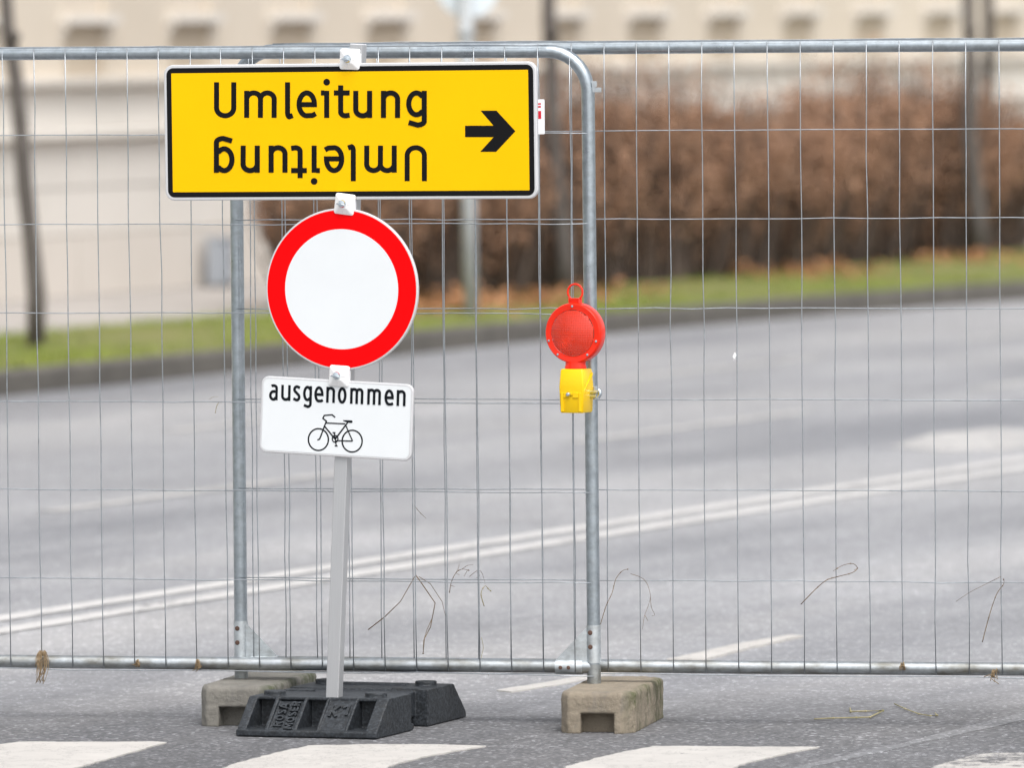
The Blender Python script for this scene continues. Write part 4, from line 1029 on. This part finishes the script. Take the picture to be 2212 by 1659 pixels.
stem(D2(1780) - 0.04, [[(1730, 1306), (1760, 1275), (1785, 1254), (1810, 1246), (1840, 1238), (1852, 1228), (1842, 1218), (1820, 1222), (1800, 1234)], [(1786, 1252), (1795, 1250)], [(1845, 1232), (1854, 1228)]], 'dry_twig', 'thin dry stem with a looped tip in the right part of the mesh', 'stem', M_TWIG, GS, 0.0015)
stem(D2(2150) - 0.04, [[(2122, 1388), (2133, 1345), (2145, 1305), (2155, 1280), (2168, 1262), (2168, 1252)], [(2162, 1246), (2130, 1262), (2095, 1280), (2065, 1300)]], 'dry_twig', 'thin dry stem hanging in the mesh near the right edge', 'stem', M_TWIG, GS, 0.0015)
stem(26.30, [[(465, 893), (468, 878), (474, 868), (478, 870)], [(453, 862), (462, 857), (472, 858)]], 'dry_stalk', 'tiny pale stalk on a wire left of the small white plate', 'stalk', M_TWIG2, GS, 0.0011)
stem(D2(900) - 0.04, [[(895, 1092), (905, 1105), (920, 1120)]], 'dry_stalk', 'tiny stalk on a wire right of the sign post', 'stalk', M_TWIG, GS, 0.0009)
def tuft(px_, y0, y1, D, n, label, spread, seed):
    r = random.Random(seed); o0 = at_depth(px_, y0, D); mb = MB(); ln = (y1 - y0) / 700.0
    for i in range(n):
        a = r.uniform(-1, 1); l_ = ln * r.uniform(0.35, 1.0); x0 = r.gauss(0, spread * 0.35)
        pts = [Vector((x0, 0.004, -0.012)), Vector((x0 + a * spread * 0.4, -0.008 - r.random() * 0.006, 0.006 * r.random())), Vector((x0 + a * spread, -0.014, -0.02)), Vector((x0 + a * spread * 0.8 + r.gauss(0, 0.004), -0.016 - 0.006 * r.random(), -l_ * 0.6)), Vector((x0 - 0.012 * r.random() + r.gauss(0, spread * 0.6), -0.014, -l_))]
        mb.tube(smooth_pts(pts, 3), r.uniform(0.0007, 0.0013), 5)
    o = mb.build('straw_tuft', M_STRAW, None, smooth=True, fix=False); o.location = o0; tag(o, label, 'straw tuft', 'straw tufts on the lower rail')
yl = lambda x: YR + (1283 - x) / 708.0 * math.tan(math.radians(13)) - 0.022
tuft(92, 1409, 1480, yl(92), 26, 'long tuft of dry straw hanging over the lower rail, far left', 0.015, 1)
tuft(428, 1428, 1452, yl(428), 14, 'short dark tuft of straw on the lower rail left of the sign base', 0.007, 2)
tuft(298, 1427, 1442, yl(298), 7, 'wisp of straw on the lower rail between two larger tufts', 0.008, 3)
tuft(2150, 1448, 1478, D2(2150) - 0.024, 9, 'wisp of straw under the lower rail near the right edge', 0.016, 4)
tuft(1949 - 0, 1434, 1446, D2(1949) - 0.024, 6, 'wisp of straw on the lower rail of the right panel', 0.008, 5)
def ground_stalk(pts, label, m, r=0.0024):
    P3 = [on_ground(x, y, 0.010) for x, y in pts]; o0 = P3[0].copy()
    mb = MB(); mb.tube([p_ - o0 for p_ in P3], r, 6)
    for p_ in P3[1:-1]: mb.tube([p_ - o0 - Vector((0.004, 0, 0)), p_ - o0, p_ - o0 + Vector((0.004, 0, 0))], [r, r * 1.8, r], 6)
    o = mb.build('stalk', m, None, smooth=True, fix=False); o.location = o0; tag(o, label, 'stalk', 'stalks lying on the asphalt')
ground_stalk([(1759, 1554), (1800, 1552), (1850, 1551), (1879, 1550), (1907, 1536), (1870, 1537), (1838, 1538), (1836, 1530)], 'greenish bent stalk lying on the asphalt right of the lone block', M_TWIG2)
ground_stalk([(1932, 1521), (1955, 1532), (1985, 1543), (2010, 1547), (2024, 1546), (2020, 1541)], 'pale curved stalk lying on the asphalt near the right edge', M_TWIG2, 0.0019)

p0 = at_depth(1587, 770, D2(1587) - 0.026); mb = MB(); rr = random.Random(9); vs = []; fs = []
for i in range(7):
    for k_ in range(10):
        th, ph = math.pi * i / 6, 2 * math.pi * k_ / 10; q = 1 + 0.35 * rr.uniform(-1, 1)
        vs.append((0.0055 * q * math.sin(th) * math.cos(ph), 0.004 * q * math.sin(th) * math.sin(ph), 0.0105 * q * math.cos(th)))
for i in range(6):
    for k_ in range(10): fs.append((i * 10 + k_, i * 10 + (k_ + 1) % 10, (i + 1) * 10 + (k_ + 1) % 10, (i + 1) * 10 + k_))
mb.add(vs, fs); o = mb.build('plastic_scrap', M_CLAMP, None); o.location = p0
tag(o, 'tiny white plastic scrap caught on a wire right of the lamp', 'scrap')
